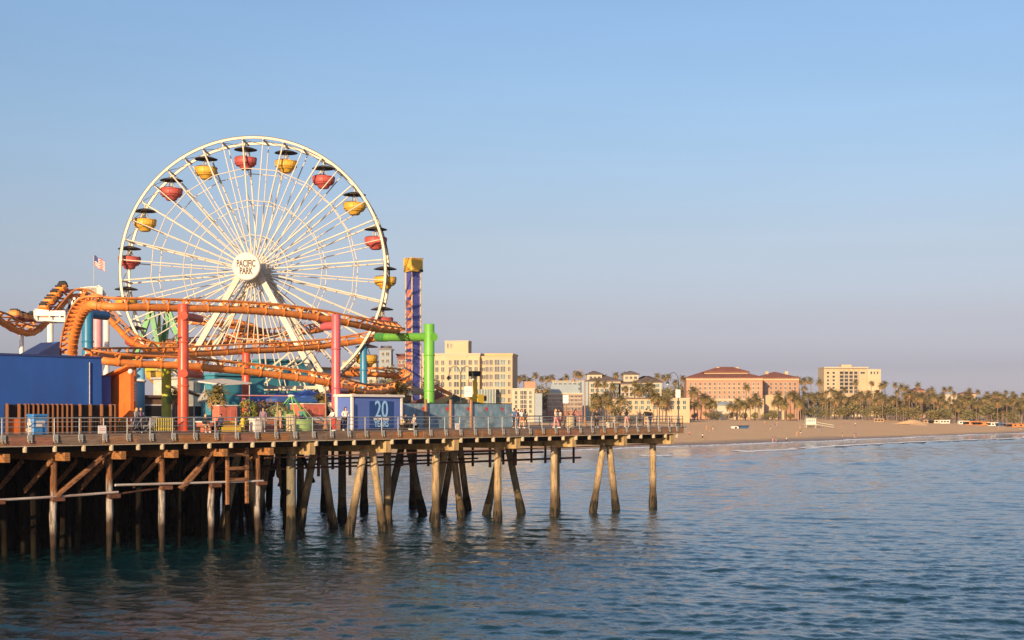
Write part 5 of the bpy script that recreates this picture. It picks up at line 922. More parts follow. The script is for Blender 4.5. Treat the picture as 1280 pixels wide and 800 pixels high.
def winmesh(w, h, gl, mull=1):
    k = (round(w, 2), round(h, 2), gl.name, mull)
    if k not in WINM:
        b = MB(); b.add([(-w / 2, .0, -h / 2), (w / 2, .0, -h / 2), (w / 2, .0, h / 2), (-w / 2, .0, h / 2)], [(0, 1, 2, 3)]); b.cur = 1; t = .12
        for lo, hi in (((-w / 2 - t, -.22, -h / 2 - t), (-w / 2, .0, h / 2 + t)), ((w / 2, -.22, -h / 2 - t), (w / 2 + t, .0, h / 2 + t)), ((-w / 2, -.22, h / 2), (w / 2, .0, h / 2 + t)), ((-w / 2, -.26, -h / 2 - t), (w / 2, .0, -h / 2))): b.bb(lo, hi)
        for i in range(mull): x = -w / 2 + (i + 1) * w / (mull + 1); b.bb((x - .05, -.1, -h / 2), (x + .05, -.004, h / 2))
        WINM[k] = b.mesh('window', [gl, M_FRAME])
    return WINM[k]
def windows(par, x0, x1, y, zs, n_, w, h, gl=None, mull=1, face=0, skip=()):
    """windows in rows on a wall of par: face 0 looks -y, 1 looks +x, 3 looks -x"""
    gl = gl or M_GLASS; me = winmesh(w, h, gl, mull)
    for j, z in enumerate(zs):
        for i in range(n_):
            if i in skip: continue
            x = x0 + (x1 - x0) * (i + .5) / n_
            loc, r = ((x, y - .02, z), 0) if face == 0 else ((y + .02, x, z), pi / 2) if face == 1 else ((y - .02, x, z), -pi / 2)
            put(me, 'window', par, loc, (0, 0, r))
def hip(b, x0, x1, y0, y1, z, h, ov=.8, ridge=.5):
    x0 -= ov; x1 += ov; y0 -= ov; y1 += ov; d = (y1 - y0) * ridge; 
    b.add([(x0, y0, z), (x1, y0, z), (x1, y1, z), (x0, y1, z), (x0 + d, (y0 + y1) / 2, z + h), (x1 - d, (y0 + y1) / 2, z + h), (x0, y0, z - .35), (x1, y0, z - .35), (x1, y1, z - .35), (x0, y1, z - .35)], [(0, 1, 5, 4), (1, 2, 5), (2, 3, 4, 5), (3, 0, 4), (9, 8, 7, 6), (0, 6, 7, 1), (1, 7, 8, 2), (2, 8, 9, 3), (3, 9, 6, 0)]); return b
def bld(name, label, u0, u1, Y, rz=0, cat='building'):
    """building whose front spans u0..u1 at distance Y; local x along the front, y back"""
    P, Q = at(u0, HOR, Y), at(u1, HOR, Y); z = ground_z((P.x + Q.x) / 2, Y + 8) - .6; t = thing(name, label, cat, (P.x, P.y, z), R(rz)); t['w'] = (Q.x - P.x) / cos(R(rz)); return t, t['w'], lambda v, yy=Y: zat(v, V((0, yy, 0))) - z
# eight-storey cream hotel nearest the pier
t, W, zf = bld('hotel', 'eight storey cream hotel block with penthouse beyond the mural fence', 528, 641, 580, -8); H = zf(444)
for x0, x1, y0, y1, h, nm in ((0, W * .64, 0, 14, H, 'wall'), (W * .64, W * .70, 1.6, 14, H - .4, 'recess_wall'), (W * .70, W, -1.2, 14, H - .3, 'wall'), (W * .50, W * .64, -1.4, 0, H - .8, 'bay_wall'), (W * .28, W * .50, -.6, 0, H - .3, 'bay_wall')): MB().bb((x0, y0, 0), (x1, y1, h)).build(nm, M_CWALL, t)
MB().bb((-.2, -.2, H), (W * .64 + .2, 14.2, H + .7)).build('parapet', M_CWALL2, t); MB().bb((W * .70 - .2, -1.4, H - .3), (W + .2, 14.2, H + .5)).build('parapet', mat('ochre_band', (.52, .36, .16), .8, .06, .2, .05), t)
ph = MB().bb((W * .24, 2, H), (W * .50, 10, zf(427))).build('penthouse', M_CWALL, t); MB().bb((W * .24 - .15, 1.85, zf(427)), (W * .5 + .15, 10.15, zf(427) + .4)).build('penthouse_rim', M_CWALL2, ph)
zs = [zf(v) for v in (453.5, 462, 471.5, 480.5, 490, 500, 509)]
windows(t, 0, W * .26, 0, zs, 4, 1.3, 1.9); windows(t, W * .285, W * .34, -.6, zs, 1, 1.2, 1.9); windows(t, W * .345, W * .495, -.6, zs, 2, 2.0, 2.0, M_GLASSB); windows(t, W * .505, W * .635, -1.4, zs, 2, 1.4, 1.9); windows(t, W * .645, W * .695, 1.6, zs, 1, 1.3, 1.6); windows(t, W * .70, W * .79, -1.2, zs, 2, 1.3, 2.0); windows(t, W * .80, W * .93, -1.2, zs, 2, 2.0, 2.2, M_GLASSB); windows(t, W * .93, W, -1.2, zs, 1, 1.1, 1.8); windows(ph, W * .255, W * .33, 2, [zf(432)], 2, .7, 1.8)
MB().bb((W * .6, -8, 0), (W * .84, -1.2, zf(487))).build('glazed_wing', M_GLASSB, t)
for i in range(9): MB().bb((W * .6 + i * W * .03, -8.1, 0), (W * .6 + i * W * .03 + .15, -8, zf(487))).build('mullion', M_FRAME, t)
# pale low block right of it, red penthouse strip on its roof
t, W, zf = bld('apartment_block', 'narrow pale apartment block with a column of dark bay windows, beside the cream hotel', 640, 668, 560, 0); H = zf(487); MB().bb((0, 0, 0), (W, 12, H)).build('wall', M_CWALL2, t); MB().bb((-.3, -.3, H), (W + .3, 12.3, H + .5)).build('parapet', M_CWALL2, t); zs = [zf(v) for v in (491, 496.5, 502.5, 508, 514)]
windows(t, W * .36, W * .66, 0, zs, 2, 1.1, 1.5); windows(t, W * .72, W * .92, 0, zs, 1, .9, 1.3); windows(t, W * .05, W * .3, 0, zs, 1, .9, 1.3); MB().bb((W * .55, 2, H), (W * 1.05, 9, H + 3.2)).build('roof_house', M_TERRA, t); MB().bb((W, .5, 0), (W + 3, 11, H - 1.5)).build('side_wing', M_SHAD, t)
t, W, zf = bld('brick_block', 'low plum brick block with white bands behind the walkway signs', 684, 728, 640, 0); H = zf(493); MB().bb((0, 0, 0), (W, 14, H)).build('wall', M_BRICKW, t); zs = [zf(v) for v in (496, 500.5, 505.5, 511)]
for z in zs: MB().bb((-.05, -.1, z + .95), (W + .05, 0, z + 1.25)).build('string_course', M_CWALL2, t)
MB().bb((-.2, -.3, H), (W + .2, 14, H + .7)).build('parapet', M_CWALL2, t); windows(t, .5, W - .5, 0, zs, 9, 1.0, 1.25); MB().bb((W * .1, 3, H + .7), (W * .9, 11, H + 4.5)).build('roof_storey', M_SHAD, t)
t, W, zf = bld('hillside_house', 'long grey-green building with many windows above the plum brick block', 690, 735, 740, 0); H = zf(477); MB().bb((0, 0, 0), (W, 12, H)).build('wall', M_SHAD, t); windows(t, .5, W - .5, 0, [zf(480.5), zf(486)], 7, 1.6, 1.3, M_GLASSB); MB().bb((-.3, -.3, H), (W + .3, 12, H + .5)).build('parapet', M_CWALL, t)
# the shingled hotel: hip roofed pavilions
M_DKROOF = mat('grey_brown_shingle_roof', (.15, .11, .09), .85, .2, .4, .3)
t, W, zf = bld('shingle_hotel', 'pale beach hotel with two hip-roofed corner pavilions among palms', 728, 832, 690, 0); H = zf(476)
for x0, x1, h, r in ((.06, .46, 476.5, 3), (.35, .62, 480, 2), (.62, .95, 478, 3)): w_ = MB().bb((W * x0, 0, 0), (W * x1, 16, zf(h))).build('wall', M_CWALL2, t); hip(MB(), W * x0, W * x1, 0, 16, zf(h) + .36, r).build('roof', M_DKROOF, t)
for x0, x1, h in ((.06, .24, 468), (.5, .68, 468)): q = MB().bb((W * x0, 3, zf(480)), (W * x1, 11, zf(h))).build('pavilion', M_CWALL2, t); hip(MB(), W * x0, W * x1, 3, 11, zf(h) + .36, 1.5, .7).build('pavilion_roof', M_DKROOF, t)
MB().bb((-.4, -1, 0), (W * .07, 14, zf(477))).build('shaded_wing', M_SHAD, t)
for a_, b_ in ((.09, .44), (.65, .93)): windows(t, W * a_, W * b_, 0, [zf(v) for v in (482, 488, 494.5, 501, 508)], 6, 1.5, 1.6, M_GLASSB)
windows(t, W * .46, W * .61, 0, [zf(v) for v in (486, 493, 500)], 3, 1.3, 1.5); windows(t, W * .08, W * .23, 2.9, [zf(472)], 3, 1.2, 1.2); windows(t, W * .51, W * .67, 2.9, [zf(472)], 3, 1.2, 1.2)
t, W, zf = bld('beach_row', 'low pale terrace behind the right deck with a long flat cornice', 766, 862, 640, 0); H = zf(498.5); MB().bb((0, 0, 0), (W, 10, H)).build('wall', M_CWALL, t); MB().bb((-.3, -.6, H), (W * .5, 10, H + .5)).build('cornice', M_DKROOF, t); MB().bb((W * .5, -.3, H), (W + .3, 10, H + .4)).build('cornice', M_CWALL2, t); windows(t, 1, W - 1, 0, [zf(503), zf(509.5)], 12, 1.4, 1.6, M_GLASSB)
# the salmon hotel with red hipped roofs
t, W, zf = bld('salmon_hotel', 'big salmon brick hotel with red tiled hip roofs behind the beach', 858, 952, 790, -4); H = zf(475)
MB().bb((0, 0, 0), (W, 30, H)).build('wall', M_TERRA, t); MB().bb((-.15, -.15, H), (W + .15, 30, H + 1.0)).build('cornice', M_CWALL, t); hip(MB(), 0, W, 0, 30, H + 1.4, 3.6, 1.0, .34).build('roof', M_TILE, t)
q = MB().bb((W * .25, 9, H + 2), (W * .83, 22, zf(465))).build('upper_storey', M_CWALL, t); hip(MB(), W * .25, W * .83, 9, 22, zf(465) + .36, 2.9, 1.2, .6).build('roof', M_TILE, t)
for x in (.42, .68): MB().bb((W * x, 14, zf(463)), (W * x + 1.6, 16, zf(458))).build('chimney', M_CWALL, t)
zs = [zf(v) for v in (480, 485.2, 490.6, 496)]; windows(t, 1, W - 1, 0, zs, 15, .95, 1.5, M_GLASS)
for v in (482.9, 488.4): MB().bb((-.08, -.12, zf(v)), (W + .08, 0, zf(v) + .22)).build('string_course', M_CWALL, t)
MB().bb((W * .3, -7, 0), (W * 1.0, -.1, zf(500))).build('podium', M_CWALL, t); MB().bb((W * .3, -7.3, zf(500)), (W * 1.0, -.1, zf(500) + .5)).build('podium_rail', M_CWALL2, t); MB().bb((W * .38, -14, 0), (W * .62, -7.1, zf(507))).build('terrace', M_CWALL2, t); hip(MB(), W * .36, W * .63, -14, -7.6, zf(507) + .4, 1.6, .6).build('terrace_roof', M_SHAD, t); windows(t, W * .64, W * .98, -7, [zf(505)], 5, 2.2, 2.6); windows(t, W * .32, W * .6, -7, [zf(503)], 4, 1.6, 1.4)
windows(t, 1, 29, W, zs, 7, 1.0, 1.5, M_GLASS, 1, 1)
t2, W, zf = bld('salmon_hotel_wing', 'right wing of the salmon hotel with two chimneys and its own red roof', 953, 998, 806, -4); H = zf(475); MB().bb((0, 0, 0), (W, 26, H)).build('wall', M_TERRA, t2); MB().bb((-.15, -.15, H), (W + .15, 26, H + .9)).build('cornice', M_CWALL, t2); hip(MB(), -4, W, 0, 26, H + 1.3, 3.6, 1.0, .45).build('roof', M_TILE, t2); windows(t2, 1, W - 1, 0, [zf(v) for v in (480, 485.2, 490.6, 496)], 7, 1.1, 1.6); windows(t2, 1, 25, W, [zf(v) for v in (480, 485.2, 490.6, 496)], 5, 1.1, 1.6, None, 1, 1)
for x in (.12, .66): MB().bb((W * x, 8, H + 2), (W * x + 1.8, 10, H + 5)).build('chimney', M_CWALL, t2)
ar = MB().bb((-1, -9, 0), (W * .55, -.1, zf(494))).build('arcade', M_CWALL, t2)
for i in range(3): x = 1.5 + i * 3.6; MB().prism([(x + 1.1 * cos(a), 1.5 * sin(a)) for a in [pi * k / 8 for k in range(9)]] , 0, .2); o = MB(); o.add([(x - 1.1, -9.02, .5), (x + 1.1, -9.02, .5)] + [(x + 1.1 * cos(a), -9.02, 4.2 + 1.1 * sin(a)) for a in [pi * k / 8 for k in range(9)]], [tuple(range(11))]); o.build('arch_opening', M_GLASS, ar)
# tall cream hotel at the right
t, W, zf = bld('cream_tower_hotel', 'tall cream slab hotel with balcony grid above the palms at the right', 1030, 1100.5, 1150, 0); H = zf(460.5)
MB().bb((0, 0, 0), (W * .76, 22, H)).build('wall', M_CWALL, t); MB().bb((W * .76, -1.5, 0), (W, 22, H - .6)).build('wall', M_CWALL, t); MB().bb((-.2, -1.7, H), (W * .78, 22, H + 1.2)).build('parapet', M_CWALL2, t); MB().bb((W * .34, 6, H + 1.2), (W * .52, 14, zf(455.5))).build('penthouse', M_CWALL, t)
zs = [zf(v) for v in (466, 470.8, 475.4, 480, 484.8, 489.5)]; windows(t, W * .02, W * .22, 0, zs, 2, 1.8, 1.6, None, 0); windows(t, W * .27, W * .6, 0, zs, 4, 3.0, 2.1, None, 0)
for z in zs: MB().bb((W * .26, -1.2, z - 1.5), (W * .61, 0, z - 1.25)).build('balcony_slab', M_CWALL2, t)
for i in range(5): x = W * .265 + i * W * .084; MB().bb((x, -1.15, 8), (x + .5, -.02, H - .5)).build('balcony_fin', M_CWALL, t)
windows(t, W * .62, W * .75, 0, [zs[0]], 1, 3.5, 1.6, None, 1); windows(t, W * .8, W * .97, -1.5, [zs[0]], 3, 1.2, 2.0, None, 0)
# scattered houses among the palms at the right and behind the coaster at the left
for i, (u0, u1, v, Y, m_, lb) in enumerate(((1142, 1156, 488, 1000, M_TERRA, 'small coral house between the palms right of the tall cream hotel'), (1178, 1196, 493, 1080, M_CWALL2, 'pale low house among palms, second right of the tall cream hotel'), (1201, 1220, 492.5, 1150, M_CWALL, 'cream house among palms near the right edge'), (1243, 1254, 494, 1200, M_TERRA, 'pinkish house nearly hidden by palms at the right'), (1064, 1084, 497, 1040, M_CWALL2, 'grey-white house below the tall cream hotel'), (1012, 1026, 494, 960, M_SHAD, 'blue-grey house left of the tall cream hotel'), (474, 489, 437, 640, M_SHAD, 'grey tower block with dark windows left of the drop tower'), (428, 470, 452, 600, M_CWALL2, 'pale block behind the blue coaster post'), (497, 507, 447, 640, M_BRICKW, 'brown block between the grey tower and the drop tower'), (668, 684, 488, 690, M_TERRA, 'reddish house between the pale apartment and the brick block'), (838, 858, 500, 700, M_CWALL2, 'small pale house left of the salmon hotel'))):
    t, W, zf = bld('house', lb, u0, u1, Y); H = zf(v); MB().bb((0, 0, 0), (W, 10, H)).build('wall', m_, t)
    if i % 2: MB().bb((-.3, -.3, H), (W + .3, 10.3, H + .5)).build('roof', M_ROOFG, t)
    else: hip(MB(), 0, W, 0, 10, H + .36, 1.6, .6).build('roof', M_TILE if m_ is not M_SHAD else M_ROOFG, t)
    windows(t, .6, W - .6, 0, [H - 2 - 3.1 * k for k in range(min(7, max(1, int(H / 3.4))))], max(2, int(W / 3.2)), 1.2, 1.5)

# ---------------------------------------------------------------- palms and trees
M_TRUNK = mat('palm_trunk', (.26, .18, .12), .9, .2, 2, .4, dark=(.14, .1, .07), damt=.5); M_FROND = mat('palm_frond', (.21, .165, .05), .6, .35, .6, .1); M_DEADF = mat('dry_palm_skirt', (.34, .20, .08), .85, .3, 1, .2); M_LEAF = mat('tree_leaf', (.16, .145, .05), .65, .4, .5, .1); M_LEAFY = mat('olive_leaf', (.21, .165, .05), .65, .4, .5, .1); M_BARK = mat('tree_bark', (.14, .10, .07), .9, .2, 3, .4)
def palm_mesh(seed, H, full, young=False):
    q = random.Random(seed); tr = MB(); lx, ly = q.uniform(-.9, .9), q.uniform(-.9, .9); n_ = 8
    tr.tube([(lx * (i / n_) ** 2, ly * (i / n_) ** 2, H * i / n_) for i in range(n_ + 1)], [.30 - .12 * i / n_ + (.1 if i == 0 else 0) for i in range(n_ + 1)], 7); top = V((lx, ly, H)); c = MB()
    NF = 46 if full else 34; 
    for k in range(NF):
        az = 2.4 * k + q.uniform(-.3, .3); el = 1.35 - 2.0 * (k / NF) + q.uniform(-.2, .2); ln = q.uniform(2.4, 3.3) * (1.35 if full else 1); wd = q.uniform(.42, .6) * (1.2 if full else 1); d = V((cos(az), sin(az), 0)); sd = V((-sin(az), cos(az), 0)); pts = []; p = top.copy(); e = el
        c.cur = 1 if k > NF * .8 else 0
        for i in range(6): pts.append(p.copy()); p = p + (d * cos(e) + V((0, 0, sin(e)))) * ln / 5; e -= .30 if full else .26
        # leaflets: narrow blades on both sides of the rib, gaps between them
        for i in range(5):
            a, b_ = pts[i], pts[i + 1]; t_ = (i + .5) / 5; wv = wd * (.55 + 1.2 * sin(pi * min(1, t_ + .1)) ** .7)
            for s in (-1, 1): m_ = a.lerp(b_, .5); c.add([a, b_, m_ + sd * s * wv + (b_ - a) * .75 - V((0, 0, .25 * wv)), a + sd * s * wv * .45 + (b_ - a) * .5], [(0, 1, 2, 3)])
    c.cur = 1
    for k in range(0 if young else 16): az = q.uniform(0, 6.28); d = V((cos(az), sin(az), 0)); sd = V((-sin(az), cos(az), 0)); z0 = H - q.uniform(0, 1.2); a = V((lx, ly, z0)) + d * .15; c.add([a - sd * .12, a + sd * .12, a + d * q.uniform(.4, .8) + sd * .2 - V((0, 0, q.uniform(.9, 1.6))), a + d * .45 - sd * .2 - V((0, 0, 1.0))], [(0, 1, 2, 3)])
    return tr.mesh('trunk', M_TRUNK), c.mesh('crown', [M_FROND, M_DEADF])
PALM = [palm_mesh(50 + i, h, f) for i, (h, f) in enumerate(((22, 0), (19, 0), (24, 0), (17, 0), (20, 0), (11, 1), (8.5, 1), (13, 1), (15, 1)))]
def tree_mesh(seed, h, r, leaf, n_=900):
    q = random.Random(seed); tr = MB(); tr.tube([(0, 0, 0), (.1, 0, h * .25), (0, .1, h * .45)], [.35, .28, .2], 7); c = MB(); cl = []
    for k in range(7):
        az = q.uniform(0, 6.28); e = V((cos(az) * r * q.uniform(.2, .75), sin(az) * r * q.uniform(.2, .75), h * q.uniform(.45, .9))); tr.tube([(0, .1, h * .42), e * .6 + V((0, 0, h * .2)), e], [.16, .1, .04], 5); cl.append((e, r * q.uniform(.35, .6)))
    for i in range(n_):
        e, cr = q.choice(cl); d = V((q.gauss(0, 1), q.gauss(0, 1), q.gauss(0, .75))).normalized() * cr * q.uniform(.55, 1.05); p = e + d; s = q.uniform(.25, .55) * r / 4.5; x = V((q.gauss(0, 1), q.gauss(0, 1), q.gauss(0, .6))).normalized(); y = x.cross(V((q.gauss(0, 1), q.gauss(0, 1), q.gauss(0, 1)))).normalized()
        c.cur = q.random() < .3; c.add([p - x * s, p - y * s * .6, p + x * s, p + y * s * .6], [(0, 1, 2, 3)])
    return tr.mesh('trunk', M_BARK), c.mesh('crown', [leaf, M_LEAFY if leaf is M_LEAF else M_LEAF])
TREE = [tree_mesh(70, 9, 5, M_LEAF), tree_mesh(71, 12, 6, M_LEAF), tree_mesh(72, 8, 5.5, M_LEAFY), tree_mesh(73, 7, 4, M_LEAF)]
def plant(kind, var, u, Y, vtop=None, label=None, group=None, sc=None, dz=0):
    P = at(u, HOR, Y); z = ground_z(P.x, Y) - .1 + dz; tr, cr = (PALM if kind == 'palm_tree' else TREE)[var]; H = max(v.co.z for v in cr.vertices); s = sc or ((zat(vtop, V((0, Y, 0))) - z) / H if vtop else 1); s = max(.25, min(s, 2.2))
    sx = s if s < 1.25 else s ** .5 * 1.12 ** .5
    t = thing(kind, label, 'palm tree' if kind == 'palm_tree' else 'tree', (P.x, Y, z), rnd.uniform(0, 6.28), group); a = put(tr, 'trunk', t, sc=(sx, sx, s)); b = put(cr, 'crown', t, sc=(sx, sx, sx)); b.location.z = H * 0 + (s - sx) * max(v.co.z for v in tr.vertices); return t
def where(u):
    for lim, nm in ((668, 'above the narrow apartment block'), (690, 'between the apartment block and the brick block'), (728, 'above the plum brick block'), (748, 'at the left end of the shingle hotel'), (772, 'in front of the left pavilion of the shingle hotel'), (800, 'in front of the middle of the shingle hotel'), (835, 'at the right end of the shingle hotel'), (858, 'between shingle hotel and salmon hotel'), (886, 'by the left corner of the salmon hotel'), (935, 'by the middle of the salmon hotel'), (958, 'by the right corner of the salmon hotel'), (1004, 'by the right wing of the salmon hotel'), (1030, 'between salmon wing and cream slab hotel'), (1065, 'below the balconies of the cream slab hotel'), (1102, 'below the blank end of the cream slab hotel'), (1130, 'just right of the cream slab hotel'), (1160, 'above the sand mound'), (1200, 'above the white kiosks'), (1232, 'above the orange kiosks'), (1262, 'right of the orange kiosks')):
        if u < lim: return nm
    return 'at the right edge'
q = random.Random(77)
# palms on the bluff behind the walkway
for u, v in ((642, 464), (648, 468), (655, 467), (661, 471), (669, 464), (676, 469), (682, 468), (691, 467), (702, 471), (710, 467), (719, 462.5), (725, 463), (755, 467), (771, 463.5), (781, 463.5), (821, 465), (830, 467), (835, 466), (843, 473), (854, 468), (762, 471), (806, 471)):
    plant('palm_tree', q.choice((0, 1, 2, 4)), u, q.uniform(930, 1050), v, 'tall thin skyline palm ' + where(u), 'skyline palms ' + where(u), None)
# fuller palms and palms in front of the hotels
for u, v, Y, k in ((745, 489, 600, 5), (752, 492, 605, 6), (760, 487.5, 598, 7), (776, 492, 610, 5), (740, 501, 590, 6), (763, 499, 592, 6), (757, 475, 660, 4), (768, 477, 662, 3), (783, 481, 650, 1), (793, 474, 665, 0), (800, 475, 640, 5), (811, 474, 655, 7), (817, 486, 640, 8), (822, 488, 636, 5), (828, 492, 634, 6), (834, 494, 640, 5), (745, 472, 668, 3)):
    plant('palm_tree', k, u, Y, v, ('full crowned palm ' if k > 4 else 'slim tall palm ') + where(u), ('full palms ' if k > 4 else 'slim palms ') + where(u))
for u, v, Y, k in ((868, 482, 735, 7), (876, 489, 738, 5), (882, 492, 736, 5), (890, 497, 734, 6), (860, 497, 720, 6), (851, 496, 720, 5), (932, 478, 745, 3), (925, 495, 735, 5), (944, 491, 740, 8), (950, 495, 736, 5), (938, 496, 738, 6), (917, 505, 730, 6), (973, 488, 742, 7), (977, 494, 738, 5), (988, 489, 745, 8), (993, 487, 750, 7), (982, 499, 736, 6), (858, 500, 725, 5), (872, 499, 728, 6), (886, 502, 730, 5), (911, 502, 729, 6), (929, 500, 730, 6), (968, 499, 736, 7), (996, 492, 745, 5), (1001, 497, 745, 6), (1000, 469, 850, 3), (1003, 470, 850, 4)):
    plant('palm_tree', k, u, Y, v, ('full crowned palm ' if k > 4 else 'slim tall palm ') + where(u), ('full palms ' if k > 4 else 'slim palms ') + where(u))
# the long belt of palms to the right edge
tops = [(1005, 480), (1016, 470), (1025, 471), (1040, 483), (1055, 483), (1070, 474), (1086, 475), (1104, 476), (1108, 475), (1118, 477), (1128, 478), (1136, 480), (1147, 477), (1160, 485), (1168, 482), (1182, 483), (1190, 482), (1210, 484), (1220, 486), (1232, 488), (1245, 488), (1258, 487), (1268, 488), (1282, 490), (1300, 489)]
for u, v in tops: plant('palm_tree', q.choice((0, 1, 2, 3, 4)), u + q.uniform(-2, 2), q.uniform(860, 1000), v, 'tallest palm rising over the belt ' + where(u), 'tallest palms over the belt ' + where(u))
for i in range(170):
    u = 1000 + 1.92 * i + q.uniform(-3, 3); k = q.choice((1, 3, 4, 5, 7, 8, 8, 5)); lb = ('full crowned palm in the belt ' if k > 4 else 'slim palm in the belt ') + where(u); plant('palm_tree', k, u, q.uniform(800, 930), 488 + (u - 1000) * .02 + q.uniform(-4, 14), lb, lb.replace('palm ', 'palms '))
for i in range(34): u = 996 + 9.8 * i + q.uniform(-4, 4); k = q.randint(0, 3); plant('broadleaf_tree', k, u, q.uniform(870, 1060), 497 + q.uniform(-6, 9), ('olive' if k == 2 else 'green') + ' bushy tree behind the palm belt ' + where(u), ('olive' if k == 2 else 'green') + ' bushy trees behind the belt ' + where(u))
for i in range(24):
    u = 1002 + 11.5 * i + q.uniform(-3, 3); k = q.randint(0, 3); plant('broadleaf_tree', k, u, q.uniform(785, 850), q.uniform(500, 513), ('olive' if k == 2 else 'green') + ' low bush under the palms ' + where(u), ('olive' if k == 2 else 'green') + ' low bushes ' + where(u))
for i in range(9):
    u = 868 + 15 * i + q.uniform(-3, 3); k = q.randint(0, 3); plant('broadleaf_tree', k, u, q.uniform(728, 745), q.uniform(510, 516), ('olive' if k == 2 else 'green') + ' low bush ' + where(u), ('olive' if k == 2 else 'green') + ' low bushes ' + where(u))
for i in range(30): u = 648 + 8 * i + q.uniform(-4, 4); plant('broadleaf_tree', q.randint(0, 3), u, q.uniform(820, 930), q.uniform(474, 486), 'bushy tree on the slope ' + where(u), 'bushy trees on the slope ' + where(u))
for u, v, Y in ((683, 478, 660), (689, 484, 655), (696, 481, 660), (775, 499, 640), (506, 447, 560), (500, 455, 540), (512, 452, 560), (470, 468, 520), (480, 470, 520), (456, 472, 500), (8, 444, 420), (2, 446, 420), (910, 515, 742), (897, 516, 742), (930, 515, 744), (965, 512, 745)): plant('broadleaf_tree', q.randint(0, 3), u, Y, v, 'bushy tree ' + ('behind the blue shed roof' if u < 20 else 'by the foot of the drop tower' if u < 520 else 'between the apartment block and the brick block' if u < 700 else 'low against the front, ' + where(u)), 'bushy trees by the buildings')
# small palms and shrubs on the deck
def deckpalm(u, b_, v, label, var=6):
    P = D(u, b_); tr, cr = PALM[var]; H = max(x.co.z for x in cr.vertices); s = (zat(v, P) - DECK) / H; t = thing('palm_tree', label, 'palm tree', P, rnd.uniform(0, 6)); put(tr, 'trunk', t, sc=(s * .8, s * .8, s)); put(cr, 'crown', t, sc=(s, s, s))
deckpalm(269, 5.2, 479, 'small ragged palm on the deck right of the tall red column'); deckpalm(400, 10, 489, 'small palm between the blue canopies and the pink post'); deckpalm(499, 14, 474, 'small palm behind the right corner of the kiosk'); deckpalm(219, 10, 484, 'dark small palm just left of the tall red column', 7)
M_HEDGE = mat('bronze_hedge_leaf', (.20, .10, .035), .7, .4, 2, .1); M_BUSH = mat('yellow_green_leaf', (.20, .22, .03), .65, .35, 2, .1)
def shrub(u, b_, r, h, leaf, label, stretch=1.0, z0=0):
    qq = random.Random(int(u)); c = MB()
    for i in range(700):
        d = V((qq.gauss(0, 1), qq.gauss(0, 1), qq.gauss(0, 1))).normalized() * qq.uniform(.45, 1.0) ** .5; p = V((d.x * r * stretch, d.y * r * .8, z0 + h / 2 + d.z * h / 2)); s = qq.uniform(.05, .11); x = V((qq.gauss(0, 1), qq.gauss(0, 1), qq.gauss(0, 1))).normalized(); y = x.cross(V((qq.gauss(0, 1), qq.gauss(0, 1), qq.gauss(0, 1)))).normalized(); c.add([p - x * s, p - y * s * .5, p + x * s, p + y * s * .5], [(0, 1, 2, 3)])
    t = pf('shrub', label, 'shrub', A(u, b_), b_); c.build('foliage', leaf, t); st = MB()
    for i in range(6): a = i; st.tube([(0, 0, z0), (.4 * r * cos(a) * stretch, .4 * r * sin(a), z0 + h * .7)], [.03, .012], 5)
    st.build('stem', M_BARK, t)
shrub(310, 4.2, .8, 1.9, M_BUSH, 'round yellow-green shrub behind the yellow hydrant', z0=.6); shrub(337, 4.6, 1.0, 1.5, M_HEDGE, 'bronze brown hedge above the terracotta planter', 1.9, .95)

# ---------------------------------------------------------------- on the sand: lifeguard hut, people, canoe stack, huts
P = at(1013, 530, 620); gz = ground_z(P.x, P.y); lh = thing('lifeguard_tower', 'pale green-white lifeguard hut with a long ramp on the sand', 'lifeguard tower', (P.x, P.y, gz)); M_LG = mat('pale_green_white_boards', (.58, .60, .50), .7, .08, 1, .15)
MB().cbox((0, 0, 2.7), (4.2, 3.6, 2.6), .05).build('hut', M_LG, lh); MB().cbox((0, 0, 1.32), (5.6, 5.0, .15), .02).build('deck', M_LG, lh); MB().cbox((0, -.2, 4.08), (5.0, 4.6, .16), .03).build('roof', M_LG, lh)
for x in (-2, 2):
    for y in (-1.6, 1.6): MB().cbox((x, y, .5), (.2, .2, 1.6), .02).build('stilt', M_LG, lh)
MB().bar((2.6, 0, 1.35), (10, 0, .05), 1.3, .12, V((0, 0, 1))).build('ramp', M_LG, lh)
for y in (-.65, .65): MB().bar((2.6, y, 2.3), (10, y, .95), .08, .1).build('ramp_rail', M_LG, lh)
for i in range(4): MB().bb((-1.7 + i * .9, -1.83, 2.4), (-1.0 + i * .9, -1.81, 3.5)).build('shutter', M_SHAD, lh)
cs = [CL[k] for k in ('white', 'black', 'red', 'blue', 'tan', 'pink', 'navy', 'orange', 'teal')]; spots = [(878, 549, 'pair'), (883, 538), (887, 539), (891, 538), (857, 536), (862, 546), (866, 525.5), (870, 526), (875, 525.5), (900, 526), (905, 526), (924, 530, 'x'), (956, 530), (963, 537), (969, 533), (971, 532.5), (972, 526), (967, 526), (966, 552), (970, 552), (983, 553), (1000, 535), (996, 545), (1001, 544), (1027, 540), (1052, 535), (1055, 533), (1053, 546), (1068, 546.5), (1070, 546.5), (1069, 533), (1101, 528), (1110, 525), (1126, 530), (1163, 529), (1195, 526), (1209, 529), (1219, 528), (1222, 527), (1237, 529), (1250, 528), (1254, 535), (1248, 537), (1276, 538), (1280, 528), (894, 524), (935, 525), (948, 525)]
wtop = ('white', 'black', 'red', 'blue', 'tan', 'pink', 'navy', 'orange', 'teal', 'grey'); kinds = ('wide', 'walk', 'wide', 'photo'); 
seen = {}
